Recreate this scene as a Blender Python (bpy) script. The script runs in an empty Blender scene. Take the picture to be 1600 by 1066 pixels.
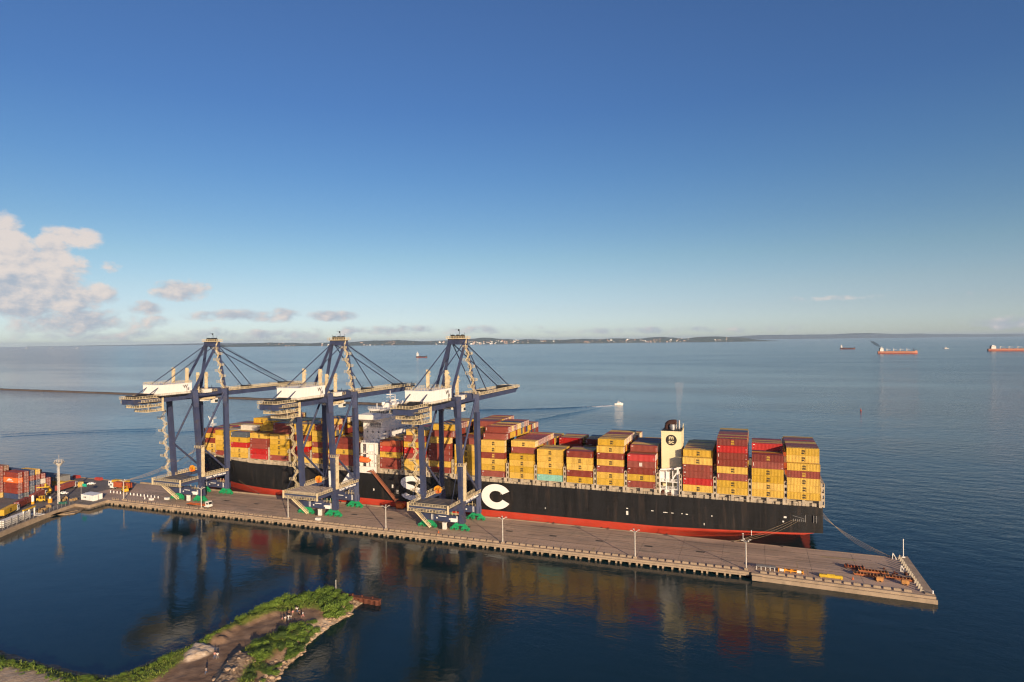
import bpy, bmesh, math, random
import numpy as np
from mathutils import Vector, Matrix, noise as mnoise
R_ = math.radians
rnd = random.Random(7)
scene = bpy.context.scene
col = scene.collection

# ------------------------------------------------------------------ camera
FPX, CAMH, TH, PITCH, ROLL = 978.0, 86.8, R_(21.1), R_(-0.117), R_(0.59)
F0 = Vector((-math.sin(TH), math.cos(TH), 0)); R0 = Vector((math.cos(TH), math.sin(TH), 0)); U0 = Vector((0, 0, 1))
FW = F0*math.cos(PITCH) + U0*math.sin(PITCH); U1 = U0*math.cos(PITCH) - F0*math.sin(PITCH)
RT = R0*math.cos(ROLL) - U1*math.sin(ROLL); UP = U1*math.cos(ROLL) + R0*math.sin(ROLL)
CAM = Vector((0, 0, CAMH))
cam = bpy.data.cameras.new('camera'); cam.sensor_width = 36; cam.lens = FPX/1600*36
cam.clip_start = 1; cam.clip_end = 200000
camo = bpy.data.objects.new('camera', cam); col.objects.link(camo)
m = Matrix((RT, UP, -FW)).transposed().to_4x4(); m.translation = CAM
camo.matrix_world = m
scene.camera = camo
def at(u, v, z=1.4):
    "point of the world at height z that the survey of the place gives for a spot of the photograph"
    d = FW + RT*((u-800)/FPX) - UP*((v-533)/FPX)
    return CAM + d*((z-CAMH)/d.z)

SEA = 1.4                                  # height of the water below the quay's survey datum
# ------------------------------------------------------------------ sun, sky, exposure
SUN_EL, SUN_ROT = R_(13.5), R_(135)
sun = bpy.data.lights.new('sun', 'SUN'); sun.energy = 5.0; sun.angle = R_(0.55); sun.color = (1.0, 0.77, 0.51)
suno = bpy.data.objects.new('sun', sun); col.objects.link(suno)
sd = Vector((math.sin(SUN_ROT)*math.cos(SUN_EL), math.cos(SUN_ROT)*math.cos(SUN_EL), math.sin(SUN_EL)))
suno.rotation_euler = (-sd).to_track_quat('-Z', 'Y').to_euler()
suno.location = sd*2000
scene.view_settings.view_transform = 'Standard'; scene.view_settings.look = 'None'
scene.view_settings.exposure = 0.22; scene.view_settings.gamma = 1.0
scene.view_settings.use_curve_mapping = False
scene.render.engine = 'CYCLES'
scene.cycles.use_denoising = True; scene.cycles.denoising_input_passes = 'RGB'
scene.cycles.filter_width = 1.2
scene.cycles.max_bounces = 5; scene.cycles.volume_bounces = 0
scene.cycles.transparent_max_bounces = 24

world = bpy.data.worlds.new('World'); scene.world = world; world.use_nodes = True
wt = world.node_tree; wn = wt.nodes; wl = wt.links
bg = wn['Background']; bg.inputs[1].default_value = 0.105
def wmath(op, a, b=None, c=None, clamp=False):
    n = wn.new('ShaderNodeMath'); n.operation = op; n.use_clamp = clamp
    for i, q in enumerate((a, b, c)):
        if q is None: continue
        if isinstance(q, (int, float)): n.inputs[i].default_value = q
        else: wl.new(q, n.inputs[i])
    return n.outputs[0]
def wdot(v, w):
    n = wn.new('ShaderNodeVectorMath'); n.operation = 'DOT_PRODUCT'; wl.new(v, n.inputs[0]); n.inputs[1].default_value = w
    return n.outputs['Value']
tc = wn.new('ShaderNodeTexCoord'); D = tc.outputs['Generated']
sxyz = wn.new('ShaderNodeSeparateXYZ'); wl.new(D, sxyz.inputs[0])
zz = sxyz.outputs[2]
zc = wmath('ADD', wmath('MULTIPLY', wmath('MAXIMUM', zz, 0.0), 0.97), 0.026)      # keeps the look-up clear of the dark band under the horizon
cxyz = wn.new('ShaderNodeCombineXYZ'); wl.new(sxyz.outputs[0], cxyz.inputs[0]); wl.new(sxyz.outputs[1], cxyz.inputs[1]); wl.new(zc, cxyz.inputs[2])
nrm = wn.new('ShaderNodeVectorMath'); nrm.operation = 'NORMALIZE'; wl.new(cxyz.outputs[0], nrm.inputs[0])
sky = wn.new('ShaderNodeTexSky'); sky.sky_type = 'NISHITA'; sky.sun_disc = False
sky.sun_elevation = SUN_EL; sky.sun_rotation = SUN_ROT; sky.air_density = 1.0; sky.dust_density = 1.1; sky.ozone_density = 4.0
wl.new(nrm.outputs[0], sky.inputs[0])
hsv = wn.new('ShaderNodeHueSaturation'); hsv.inputs['Saturation'].default_value = 1.15; wl.new(sky.outputs[0], hsv.inputs['Color'])
tint = wn.new('ShaderNodeValToRGB'); tint.color_ramp.interpolation = 'LINEAR'
for i_, (p_, c_) in enumerate(((0.0, (1.80,1.56,1.68)), (.024, (1.78,1.44,1.49)), (.048, (1.74,1.30,1.26)), (.08, (1.76,1.25,1.10)), (.127, (1.64,1.19,.99)), (.173, (1.47,1.10,.97)), (.248, (1.30,1.01,.98)), (.34, (1.22,.92,.98)), (.475, (1.40,.93,.98)), (1.0, (1.3,.9,.95)))):
    e_ = tint.color_ramp.elements[i_] if i_ < 2 else tint.color_ramp.elements.new(p_)
    e_.position = p_; e_.color = tuple(q/1.8 for q in c_)+(1,)
wl.new(wmath('MAXIMUM', zz, 0.0), tint.inputs[0])
tm_ = wn.new('ShaderNodeVectorMath'); tm_.operation = 'MULTIPLY'; wl.new(hsv.outputs[0], tm_.inputs[0]); wl.new(tint.outputs[0], tm_.inputs[1])
ts_ = wn.new('ShaderNodeVectorMath'); ts_.operation = 'SCALE'; ts_.inputs['Scale'].default_value = 1.8; wl.new(tm_.outputs[0], ts_.inputs[0])
# clouds: a field of soft banks given by azimuth and elevation, broken up by noise
az = wmath('MULTIPLY', wmath('ARCTAN2', wdot(D, R0), wdot(D, F0)), 57.2958)
el = wmath('MULTIPLY', wmath('ARCSINE', zz), 57.2958)
def az_el(u, v):
    d = (FW + RT*((u-800)/FPX) - UP*((v-533)/FPX)).normalized()
    return math.degrees(math.atan2(d.dot(R0), d.dot(F0))), math.degrees(math.asin(d.z))
nv = wn.new('ShaderNodeCombineXYZ'); wl.new(az, nv.inputs[0]); wl.new(el, nv.inputs[1])
def wnoise(scale, detail, sy=1.0, off=(0, 0, 0), rough=0.55):
    mp = wn.new('ShaderNodeMapping'); mp.inputs['Location'].default_value = off; mp.inputs['Scale'].default_value = (1, sy, 1)
    wl.new(nv.outputs[0], mp.inputs[0])
    n = wn.new('ShaderNodeTexNoise'); n.inputs['Scale'].default_value = scale; n.inputs['Detail'].default_value = detail
    n.inputs['Roughness'].default_value = rough
    wl.new(mp.outputs[0], n.inputs['Vector']); return n.outputs[0]
BANKS = [  # u, v, half width, half height, weight
    (12, 396, 46, 54, 1.1), (118, 370, 56, 19, .95), (84, 396, 38, 40, 1.0), (40, 440, 130, 58, 1.2), (105, 462, 92, 32, .85), (20, 478, 130, 26, .9),
    (288, 455, 58, 19, .95), (222, 484, 40, 13, .72), (412, 493, 78, 13, .74), (522, 494, 58, 10, .7), (320, 494, 60, 9, .6), (175, 415, 22, 12, .5),
    (120, 500, 190, 22, .72), (-140, 430, 120, 110, 1.1), (1565, 506, 90, 11, .62), (1300, 465, 95, 5, .40), (1526, 457, 22, 4, .42), (1215, 513, 60, 7, .5),
    (640, 516, 260, 9, .44), (990, 517, 240, 7, .44), (330, 524, 330, 11, .52), (1760, 480, 120, 26, .8)]
def bank_field(shift_az, shift_el):
    acc = None
    for (u, v, rx, ry, w) in BANKS:
        a0, e0 = az_el(u, v); kx = rx/978*57.3*math.cos(R_(a0))**2; ky = ry/978*57.3
        dx = wmath('DIVIDE', wmath('SUBTRACT', az, a0+shift_az), kx); dy = wmath('DIVIDE', wmath('SUBTRACT', el, e0+shift_el), ky)
        q = wmath('MULTIPLY', wmath('SUBTRACT', 1.0, wmath('ADD', wmath('MULTIPLY', dx, dx), wmath('MULTIPLY', dy, dy))), w)
        acc = q if acc is None else wmath('MAXIMUM', acc, q)
    return wmath('MAXIMUM', acc, -1.0)
fld = bank_field(0, 0)
n1 = wnoise(0.42, 9, 1.5, (0, 0, 0), .6)
n2 = wnoise(0.42, 7, 1.5, (-0.5, 0.45, 0), .6)
dens_in = wmath('ADD', wmath('MULTIPLY', fld, 1.0), wmath('MULTIPLY', wmath('SUBTRACT', n1, 0.55), 2.4))
dens = wn.new('ShaderNodeMapRange'); dens.interpolation_type = 'SMOOTHSTEP'; dens.inputs[1].default_value = 0.0; dens.inputs[2].default_value = 0.62
wl.new(dens_in, dens.inputs[0])
# the sun-facing side (upper right of each puff, in the sky) is warm, the rest grey blue
lit_in = wmath('ADD', wmath('MULTIPLY', wmath('SUBTRACT', n1, n2), 2.8), wmath('ADD', 0.40, wmath('MULTIPLY', wmath('SUBTRACT', el, 3.4), 0.12)))
litr = wn.new('ShaderNodeMapRange'); litr.interpolation_type = 'SMOOTHSTEP'; litr.inputs[1].default_value = -.15; litr.inputs[2].default_value = 1.0; wl.new(lit_in, litr.inputs[0])
cmix = wn.new('ShaderNodeMix'); cmix.data_type = 'RGBA'; wl.new(litr.outputs[0], cmix.inputs[0])
cmix.inputs[6].default_value = (3.3, 3.7, 4.4, 1); cmix.inputs[7].default_value = (6.6, 5.75, 5.25, 1)
smix = wn.new('ShaderNodeMix'); smix.data_type = 'RGBA'
wl.new(wmath('MULTIPLY', dens.outputs[0], 0.88), smix.inputs[0]); wl.new(ts_.outputs[0], smix.inputs[6]); wl.new(cmix.outputs[2], smix.inputs[7])
wl.new(smix.outputs[2], bg.inputs[0])

# ------------------------------------------------------------------ helpers
def children(o): return [c for c in bpy.data.objects if c.parent == o]
class MB:
    "collects shapes and links them as one mesh object"
    def __init__(s): s.v = []; s.f = []; s.mi = []
    def add(s, vs, fs, mi=0):
        b = len(s.v); s.v += [tuple(p) for p in vs]
        for f in fs: s.f.append(tuple(b+i for i in f)); s.mi.append(mi)
        return s
    def box(s, x0, x1, y0, y1, z0, z1, mi=0):
        return s.add([(x0,y0,z0),(x1,y0,z0),(x1,y1,z0),(x0,y1,z0),(x0,y0,z1),(x1,y0,z1),(x1,y1,z1),(x0,y1,z1)],
                     [(0,3,2,1),(4,5,6,7),(0,1,5,4),(1,2,6,5),(2,3,7,6),(3,0,4,7)], mi)
    def bar(s, p, q, w, h=None, mi=0, w2=None, h2=None):
        p = Vector(p); q = Vector(q); d = q-p
        if d.length < 1e-6: return s
        d.normalize(); h = h or w; w2 = w2 or w; h2 = h2 or h
        a = d.cross(Vector((0,0,1)))
        a = Vector((1,0,0)) if a.length < 1e-3 else a.normalized()
        b = a.cross(d).normalized()
        vs = []
        for c, ww, hh in ((p, w, h), (q, w2, h2)):
            for sa, sb in ((-1,-1),(1,-1),(1,1),(-1,1)): vs.append(c + a*(sa*ww/2) + b*(sb*hh/2))
        return s.add(vs, [(0,1,2,3),(7,6,5,4),(0,4,5,1),(1,5,6,2),(2,6,7,3),(3,7,4,0)], mi)
    def tube(s, p, q, r, n=8, mi=0, r2=None, cap=True):
        p = Vector(p); q = Vector(q); d = (q-p).normalized(); r2 = r if r2 is None else r2
        a = d.cross(Vector((0,0,1)));  a = Vector((1,0,0)) if a.length < 1e-3 else a.normalized()
        b = a.cross(d); vs = []
        for c, rr in ((p, r), (q, r2)):
            for i in range(n):
                t = 2*math.pi*i/n; vs.append(c + a*(rr*math.cos(t)) + b*(rr*math.sin(t)))
        fs = [(i, n+i, n+(i+1) % n, (i+1) % n) for i in range(n)]
        if cap: fs += [tuple(range(n)), tuple(range(2*n-1, n-1, -1))]
        return s.add(vs, fs, mi)
    def prism(s, poly, z0, z1, mi=0):
        n = len(poly)
        if sum(poly[i][0]*poly[(i+1) % n][1]-poly[(i+1) % n][0]*poly[i][1] for i in range(n)) < 0: poly = poly[::-1]
        return s.add([(x,y,z0) for x, y in poly]+[(x,y,z1) for x, y in poly],
                     [tuple(range(n-1,-1,-1)), tuple(range(n, 2*n))]+[(i,(i+1) % n, n+(i+1) % n, n+i) for i in range(n)], mi)
    def rail(s, pts, h=1.15, step=1.6, t=.10, mi=0, kick=False):
        for a, b in zip(pts[:-1], pts[1:]):
            a = Vector(a); b = Vector(b); n = max(1, round((b-a).length/step)); up = Vector((0,0,h))
            s.bar(a+up, b+up, t, t, mi); s.bar(a+up*.5, b+up*.5, t*.7, t*.7, mi)
            if kick: s.bar(a+Vector((0,0,.1)), b+Vector((0,0,.1)), .06, .18, mi)
            for i in range(n+1):
                c = a.lerp(b, i/n); s.box(c.x-t/2, c.x+t/2, c.y-t/2, c.y+t/2, c.z, c.z+h+t/2, mi)
        return s
    def mesh(s, name):
        me = bpy.data.meshes.new(name); me.from_pydata(s.v, [], s.f)
        if any(s.mi): me.polygons.foreach_set('material_index', s.mi)
        me.update(); return me
    def build(s, name, mats, parent=None, loc=(0,0,0), smooth=False):
        me = s.mesh(name)
        for mm in (mats if isinstance(mats, (list, tuple)) else [mats]): me.materials.append(mm)
        if smooth: me.polygons.foreach_set('use_smooth', [True]*len(me.polygons))
        o = bpy.data.objects.new(name, me); col.objects.link(o); o.location = loc
        if parent: o.parent = parent
        return o
def tag(o, label=None, cat=None, group=None, kind=None):
    if label: o['label'] = label
    if cat: o['category'] = cat
    if group: o['group'] = group
    if kind: o['kind'] = kind
    return o
def empty(name, loc=(0,0,0), rz=0.0):
    o = bpy.data.objects.new(name, None); col.objects.link(o); o.location = loc; o.rotation_euler = (0,0,rz); o.empty_display_size = 1; return o
KIDS = {}
def copy_tree(o, parent=None):
    c = o.copy(); col.objects.link(c); c.parent = parent
    if o not in KIDS: KIDS[o] = children(o)
    for ch in KIDS[o]: copy_tree(ch, c)
    return c

# ------------------------------------------------------------------ materials
MATS = {}
def mat(name, c, rough=.6, metal=0.0, var=.12, scale=.6, spec=.3, stretch=(1,1,1), bump=0.0, bscale=6.0, dirt=None, dirt_amt=.5, dirt_scale=.3, detail=6):
    if name in MATS: return MATS[name]
    mm = bpy.data.materials.new(name); mm.use_nodes = True; t = mm.node_tree; n = t.nodes; l = t.links
    b = n['Principled BSDF']; b.inputs['Roughness'].default_value = rough; b.inputs['Metallic'].default_value = metal
    b.inputs['Specular IOR Level'].default_value = spec
    g = n.new('ShaderNodeNewGeometry'); mp = n.new('ShaderNodeMapping'); mp.inputs['Scale'].default_value = stretch; l.new(g.outputs['Position'], mp.inputs[0])
    def nz(sc, de=detail):
        q = n.new('ShaderNodeTexNoise'); q.inputs['Scale'].default_value = sc; q.inputs['Detail'].default_value = de; l.new(mp.outputs[0], q.inputs['Vector']); return q.outputs[0]
    mx = n.new('ShaderNodeMix'); mx.data_type = 'RGBA'
    rg = n.new('ShaderNodeMapRange'); rg.inputs[1].default_value = .3; rg.inputs[2].default_value = .7; l.new(nz(scale), rg.inputs[0]); l.new(rg.outputs[0], mx.inputs[0])
    mx.inputs[6].default_value = tuple(x*(1-var) for x in c)+(1,); mx.inputs[7].default_value = tuple(min(1, x*(1+var)) for x in c)+(1,)
    out = mx.outputs[2]
    if dirt:
        m2 = n.new('ShaderNodeMix'); m2.data_type = 'RGBA'; r2 = n.new('ShaderNodeMapRange'); r2.inputs[1].default_value = .52; r2.inputs[2].default_value = .72; r2.inputs[4].default_value = dirt_amt
        l.new(nz(dirt_scale, 8), r2.inputs[0]); l.new(r2.outputs[0], m2.inputs[0]); l.new(out, m2.inputs[6]); m2.inputs[7].default_value = tuple(dirt)+(1,); out = m2.outputs[2]
    if name.startswith('box_'):
        oi = n.new('ShaderNodeObjectInfo'); hs = n.new('ShaderNodeHueSaturation'); r3 = n.new('ShaderNodeMapRange'); r3.inputs[3].default_value = .80; r3.inputs[4].default_value = 1.06; l.new(oi.outputs['Random'], r3.inputs[0]); l.new(r3.outputs[0], hs.inputs['Value'])
        r4 = n.new('ShaderNodeMapRange'); r4.inputs[3].default_value = 1.08; r4.inputs[4].default_value = .95; l.new(oi.outputs['Random'], r4.inputs[0]); l.new(r4.outputs[0], hs.inputs['Saturation'])
        # weathering that runs down the sides
        mp2 = n.new('ShaderNodeMapping'); mp2.inputs['Scale'].default_value = (1.3,1.3,.16); l.new(g.outputs['Position'], mp2.inputs[0]); q2 = n.new('ShaderNodeTexNoise'); q2.inputs['Scale'].default_value = 1.1; q2.inputs['Detail'].default_value = 5; l.new(mp2.outputs[0], q2.inputs['Vector'])
        r5_ = n.new('ShaderNodeMapRange'); r5_.inputs[1].default_value = .53; r5_.inputs[2].default_value = .78; r5_.inputs[4].default_value = .38; l.new(q2.outputs[0], r5_.inputs[0])
        m5 = n.new('ShaderNodeMix'); m5.data_type = 'RGBA'; l.new(r5_.outputs[0], m5.inputs[0]); l.new(out, hs.inputs['Color']); l.new(hs.outputs[0], m5.inputs[6]); m5.inputs[7].default_value = (.16,.085,.05,1); out = m5.outputs[2]
    l.new(out, b.inputs['Base Color'])
    if bump:
        bp = n.new('ShaderNodeBump'); bp.inputs['Strength'].default_value = bump; bp.inputs['Distance'].default_value = .1; l.new(nz(bscale), bp.inputs['Height']); l.new(bp.outputs[0], b.inputs['Normal'])
    MATS[name] = mm; return mm
BLUE = mat('crane_blue', (.043,.056,.118), .5, var=.16, scale=.25, dirt=(.085,.075,.075), dirt_amt=.5, dirt_scale=.35)
BLUE_LIGHT = mat('crane_blue_stay', (.035,.045,.09), .5)
CREAM = mat('cream_paint', (.62,.525,.34), .55, var=.15, dirt=(.34,.23,.12), dirt_amt=.5, dirt_scale=.5)
GREEN = mat('bogie_green', (.015,.30,.12), .45, var=.15)
WHITE = mat('white_paint', (.80,.79,.76), .45, var=.04, scale=.2)
OFFWHITE = mat('off_white', (.72,.70,.65), .5, var=.08)
DARK = mat('dark_steel', (.02,.02,.022), .6)
GREY = mat('grey_steel', (.22,.22,.22), .55, var=.15)
PLATE = mat('platform_plate', (.11,.11,.115), .7, var=.25, scale=.4)
ORANGE = mat('orange_paint', (.62,.14,.03), .5)
AMBER = mat('amber_paint', (.75,.33,.03), .5)
YELLOW = mat('yellow_paint', (.66,.40,.03), .5)
CONC = mat('concrete_deck', (.46,.335,.245), .85, var=.2, scale=.14, stretch=(.3,1,1), dirt=(.235,.185,.15), dirt_amt=.75, dirt_scale=.12, bump=.15, bscale=1.5)
CONC2 = mat('concrete_edge', (.37,.285,.20), .85, var=.16, scale=.3, dirt=(.2,.16,.12), dirt_amt=.5, dirt_scale=.4)
CONC3 = mat('concrete_dark', (.13,.105,.08), .8, var=.3, scale=.5)  # darker concrete of the piles
ASPH = mat('asphalt_yard', (.17,.15,.135), .9, var=.2, scale=.12, dirt=(.19,.17,.15), dirt_amt=.5, dirt_scale=.04)
HBLACK = mat('hull_black', (.014,.014,.015), .5, var=.35, scale=.5, stretch=(.6,.5,.07), dirt=(.052,.038,.030), dirt_amt=.55, dirt_scale=1.1, spec=.25)
HRED = mat('hull_red', (.46,.048,.024), .55, var=.18, scale=.5, stretch=(.35,.5,.9), dirt=(.24,.07,.045), dirt_amt=.6, dirt_scale=.5)
DECK = mat('ship_deck', (.33,.27,.20), .7, var=.25, scale=.5, dirt=(.2,.11,.07), dirt_amt=.5, dirt_scale=.6)
LASH = mat('lashing_grey', (.45,.385,.29), .65, var=.2, scale=.4, dirt=(.25,.15,.09), dirt_amt=.45, dirt_scale=.8)
SHIPW = mat('ship_white', (.80,.78,.74), .5, var=.05, dirt=(.55,.45,.36), dirt_amt=.25, dirt_scale=.5, stretch=(1,1,.2))
FUNNEL = mat('funnel_cream', (.78,.68,.42), .5, var=.05, scale=.2)
GLASS = mat('window_glass', (.02,.025,.03), .1, spec=.6)
RUST = mat('rust', (.10,.034,.021), .85, var=.35, scale=.8)
ROPE = mat('rope', (.40,.31,.20), .9)
INK = mat('emblem_ink', (.035,.03,.028), .6)
SILVER = mat('silver_pipe', (.6,.6,.6), .3, metal=.8)
RUBBER = mat('rubber', (.02,.02,.02), .8)
PANELW = mat('text_white', (.82,.82,.80), .5, var=.02)
CC = {'Y': mat('box_yellow', (.62,.40,.07), .5, var=.10, scale=.35, dirt=(.40,.22,.05), dirt_amt=.25, dirt_scale=.5),
      'R': mat('box_red', (.25,.053,.038), .5, var=.14, scale=.35, dirt=(.2,.06,.04), dirt_amt=.4, dirt_scale=.5),
      'M': mat('box_maroon', (.20,.042,.035), .5, var=.14, scale=.35),
      'B': mat('box_bright_red', (.43,.022,.020), .5, var=.10, scale=.35),
      'O': mat('box_rust_orange', (.40,.085,.03), .5, var=.12, scale=.35),
      'T': mat('box_teal', (.27,.55,.47), .5, var=.08),
      'G': mat('box_slate', (.10,.12,.145), .5, var=.12),
      'U': mat('box_navy', (.035,.055,.12), .5, var=.15),
      'N': mat('box_brown', (.24,.12,.07), .55, var=.15),
      'W': mat('box_white', (.68,.64,.56), .5, var=.08),
      'H': mat('box_orange', (.72,.14,.02), .5, var=.06)}
CNAME = {'Y':'yellow','R':'brick red','M':'maroon','B':'bright red','O':'rust orange','T':'pale teal','G':'slate grey','U':'navy','N':'brown','W':'white','H':'orange'}

# ------------------------------------------------------------------ lettering
def text_obj(txt, size, name, m_, parent, loc, rot, depth=.03, bold=0.0, align='CENTER', sx=1.0):
    cu = bpy.data.curves.new('lettering', 'FONT'); cu.body = txt; cu.size = size; cu.extrude = depth; cu.offset = bold; cu.align_x = align; cu.align_y = 'CENTER'; cu.space_line = .72
    cu.resolution_u = 3
    t = bpy.data.objects.new('tmp', cu); col.objects.link(t)
    dg = bpy.context.evaluated_depsgraph_get(); me = bpy.data.meshes.new_from_object(t.evaluated_get(dg)); bpy.data.objects.remove(t)
    me.transform(Matrix.Diagonal((sx, 1, 1, 1))); me.materials.clear(); me.materials.append(m_)
    o = bpy.data.objects.new(name, me); col.objects.link(o); o.location = loc; o.rotation_euler = rot
    if parent: o.parent = parent
    return o
FACE_Y = (math.pi/2, 0, 0)              # reads from -y
FACE_X = (math.pi/2, 0, math.pi/2)      # reads from +x

# ------------------------------------------------------------------ water
def water_material():
    mm = bpy.data.materials.new('sea_water'); mm.use_nodes = True; t = mm.node_tree; n = t.nodes; l = t.links
    b = n['Principled BSDF']; b.inputs['Base Color'].default_value = (.0045, .0225, .027, 1); b.inputs['Roughness'].default_value = .045
    b.inputs['IOR'].default_value = 1.333; b.inputs['Specular IOR Level'].default_value = .5
    g = n.new('ShaderNodeNewGeometry')
    def nz(sc, de, st=(1,1,1), rot=0.0):
        mp = n.new('ShaderNodeMapping'); mp.inputs['Scale'].default_value = st; mp.inputs['Rotation'].default_value = (0,0,rot); l.new(g.outputs['Position'], mp.inputs[0])
        q = n.new('ShaderNodeTexNoise'); q.inputs['Scale'].default_value = sc; q.inputs['Detail'].default_value = de; l.new(mp.outputs[0], q.inputs['Vector']); return q.outputs[0]
    def mth(op, a, c):
        q = n.new('ShaderNodeMath'); q.operation = op
        for i, x in enumerate((a, c)):
            if isinstance(x, (int, float)): q.inputs[i].default_value = x
            else: l.new(x, q.inputs[i])
        return q.outputs[0]
    # wind patches: calmer and rougher water, long bands lying across the wind
    patch = n.new('ShaderNodeMapRange'); patch.interpolation_type = 'SMOOTHSTEP'; patch.inputs[1].default_value = .38; patch.inputs[2].default_value = .64; patch.inputs[3].default_value = .55; patch.inputs[4].default_value = 1.5
    l.new(nz(.0016, 5, (1, 2.6, 1), R_(-15)), patch.inputs[0])
    # the basin behind the quay lies sheltered: quieter than the open bay
    sp = n.new('ShaderNodeSeparateXYZ'); l.new(g.outputs['Position'], sp.inputs[0])
    shel = n.new('ShaderNodeMapRange'); shel.interpolation_type = 'SMOOTHSTEP'; shel.inputs[1].default_value = 240; shel.inputs[2].default_value = 420; shel.inputs[3].default_value = .33; shel.inputs[4].default_value = 1.9
    l.new(sp.outputs[1], shel.inputs[0])
    rr = n.new('ShaderNodeMapRange'); rr.interpolation_type = 'SMOOTHSTEP'; rr.inputs[1].default_value = 350; rr.inputs[2].default_value = 2200; rr.inputs[3].default_value = .04; rr.inputs[4].default_value = .17   # far off, waves too small to resolve
    l.new(sp.outputs[1], rr.inputs[0]); l.new(rr.outputs[0], b.inputs['Roughness'])
    swell = nz(.09, 3, (1, 1.7, 1), R_(25)); rip = nz(.62, 4, (1, 1.5, 1), R_(-20)); fine = nz(2.2, 2)
    h = mth('ADD', mth('ADD', mth('MULTIPLY', swell, .55), mth('MULTIPLY', rip, .19)), mth('MULTIPLY', fine, .045))
    h = mth('MULTIPLY', mth('MULTIPLY', h, patch.outputs[0]), shel.outputs[0])
    bp = n.new('ShaderNodeBump'); bp.inputs['Strength'].default_value = 1.0; bp.inputs['Distance'].default_value = .62; l.new(h, bp.inputs['Height']); l.new(bp.outputs[0], b.inputs['Normal'])
    return mm
WATER = water_material()
RAD = 34000
wv = [(0, 0, 0)]; wf = []
NR = 96; rings = [60, 150, 300, 600, 1200, 3000, 8000, 18000, RAD]
w = MB(); vs = [(0,0,SEA)]
for r in rings:
    for i in range(NR): vs.append((r*math.cos(2*math.pi*i/NR), r*math.sin(2*math.pi*i/NR), SEA))
fs = [(0, 1+i, 1+(i+1) % NR) for i in range(NR)]
for k in range(len(rings)-1):
    a = 1+k*NR; b_ = a+NR
    fs += [(a+i, b_+i, b_+(i+1) % NR, a+(i+1) % NR) for i in range(NR)]
w.add(vs, fs); tag(w.build('sea', WATER), kind='structure')

# ------------------------------------------------------------------ far shore
FOREST = mat('far_forest', (.06,.085,.055), .95, var=.45, scale=.004, dirt=(.16,.13,.085), dirt_amt=.6, dirt_scale=.0022)
FARWOOD = mat('farther_forest', (.035,.05,.045), .95, var=.35, scale=.003)
def ridge(name, u0, u1, dist, depth, hfun, n=150, rows=7, seed=0, m_=None):
    mb = MB(); vs = []
    for i in range(n+1):
        u = u0+(u1-u0)*i/n
        d = (R0*((u-800)/FPX) + F0); d.z = 0
        for j in range(rows+1):
            t = j/rows; p = d*(dist+depth*t*(1-.0*t)+200*mnoise.noise(Vector((u*.012, 3.3, seed)))*(1-t))
            prof = math.sin(math.pi*min(1, t*1.05))**.8 if 0 < t < 1 else 0
            nzv = .55+.45*mnoise.fractal(Vector((u*.02, t*1.7, seed)), 1.0, 2.0, 5)
            z = -4 if t == 0 or t == 1 else max(2, hfun(u)*prof*(.60+.60*nzv))
            vs.append((p.x, p.y, z))
    R = rows+1
    fs = [(i*R+j, (i+1)*R+j, (i+1)*R+j+1, i*R+j+1) for i in range(n) for j in range(rows)]
    mb.add(vs, fs); return tag(mb.build(name, m_ or FOREST, smooth=True), kind='structure')
def hump(u, c, wd, h): return h*math.exp(-((u-c)/wd)**2)
isl = ridge('hills', 318, 1215, 12600, 2600, lambda u: (66+hump(u,425,70,6)+hump(u,590,60,42)+hump(u,730,45,36)+hump(u,790,60,46)+hump(u,900,80,14)+hump(u,1000,70,26)+hump(u,1110,60,44)+hump(u,1030,35,18))*min(1,(u-310)/60)*min(1,max(.1,(1215-u)/60)), n=260, seed=1.5)
ridge('hills', 40, 420, 27000, 3500, lambda u: (25+hump(u,340,90,60))*min(1,max(.1,(u-40)/120)), n=90, seed=4.2, m_=FARWOOD)
ridge('hills', 900, 1760, 27000, 4500, lambda u: (175+45*math.sin(u*.011))*min(1, max(.15,(u-950)/250)), n=140, seed=8.8, m_=FARWOOD)
# town houses scattered on the far shore: pale specks, each a house of its own
HW = [mat('town_wall_pale', (.74,.68,.60), .8), mat('town_wall_warm', (.62,.44,.33), .8), mat('town_wall_white', (.84,.82,.78), .8)]
TROOF = mat('town_roof', (.38,.14,.08), .8)
from mathutils.bvhtree import BVHTree
bv = BVHTree.FromPolygons([v.co for v in isl.data.vertices], [tuple(p.vertices) for p in isl.data.polygons])
hm = []
for k in range(3):
    b = MB(); wd, dp, ht = ((14,11,8),(20,13,11),(26,12,15))[k]
    b.box(-wd/2, wd/2, -dp/2, dp/2, -6, ht)
    if k < 2: b.add([(-wd/2-.5,-dp/2-.5,ht),(wd/2+.5,-dp/2-.5,ht),(wd/2+.5,dp/2+.5,ht),(-wd/2-.5,dp/2+.5,ht),(-wd/2-.5,0,ht+4),(wd/2+.5,0,ht+4)], [(0,1,5,4),(2,3,4,5),(0,4,3),(1,2,5),(0,3,2,1)], 1)
    else: b.box(-wd/2-.4, wd/2+.4, -dp/2-.4, dp/2+.4, ht, ht+.6, 1)
    me = b.mesh('house'); me.materials.append(HW[k]); me.materials.append(TROOF if k < 2 else HW[2]); hm.append(me)
cl = [(760,28,46),(800,22,44),(735,14,16),(690,20,14),(615,26,16),(575,14,6),(920,20,12),(1000,34,30),(1055,26,18),(955,24,14),(1130,26,10),(440,20,7),(500,30,6),(860,30,8)]
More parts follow.
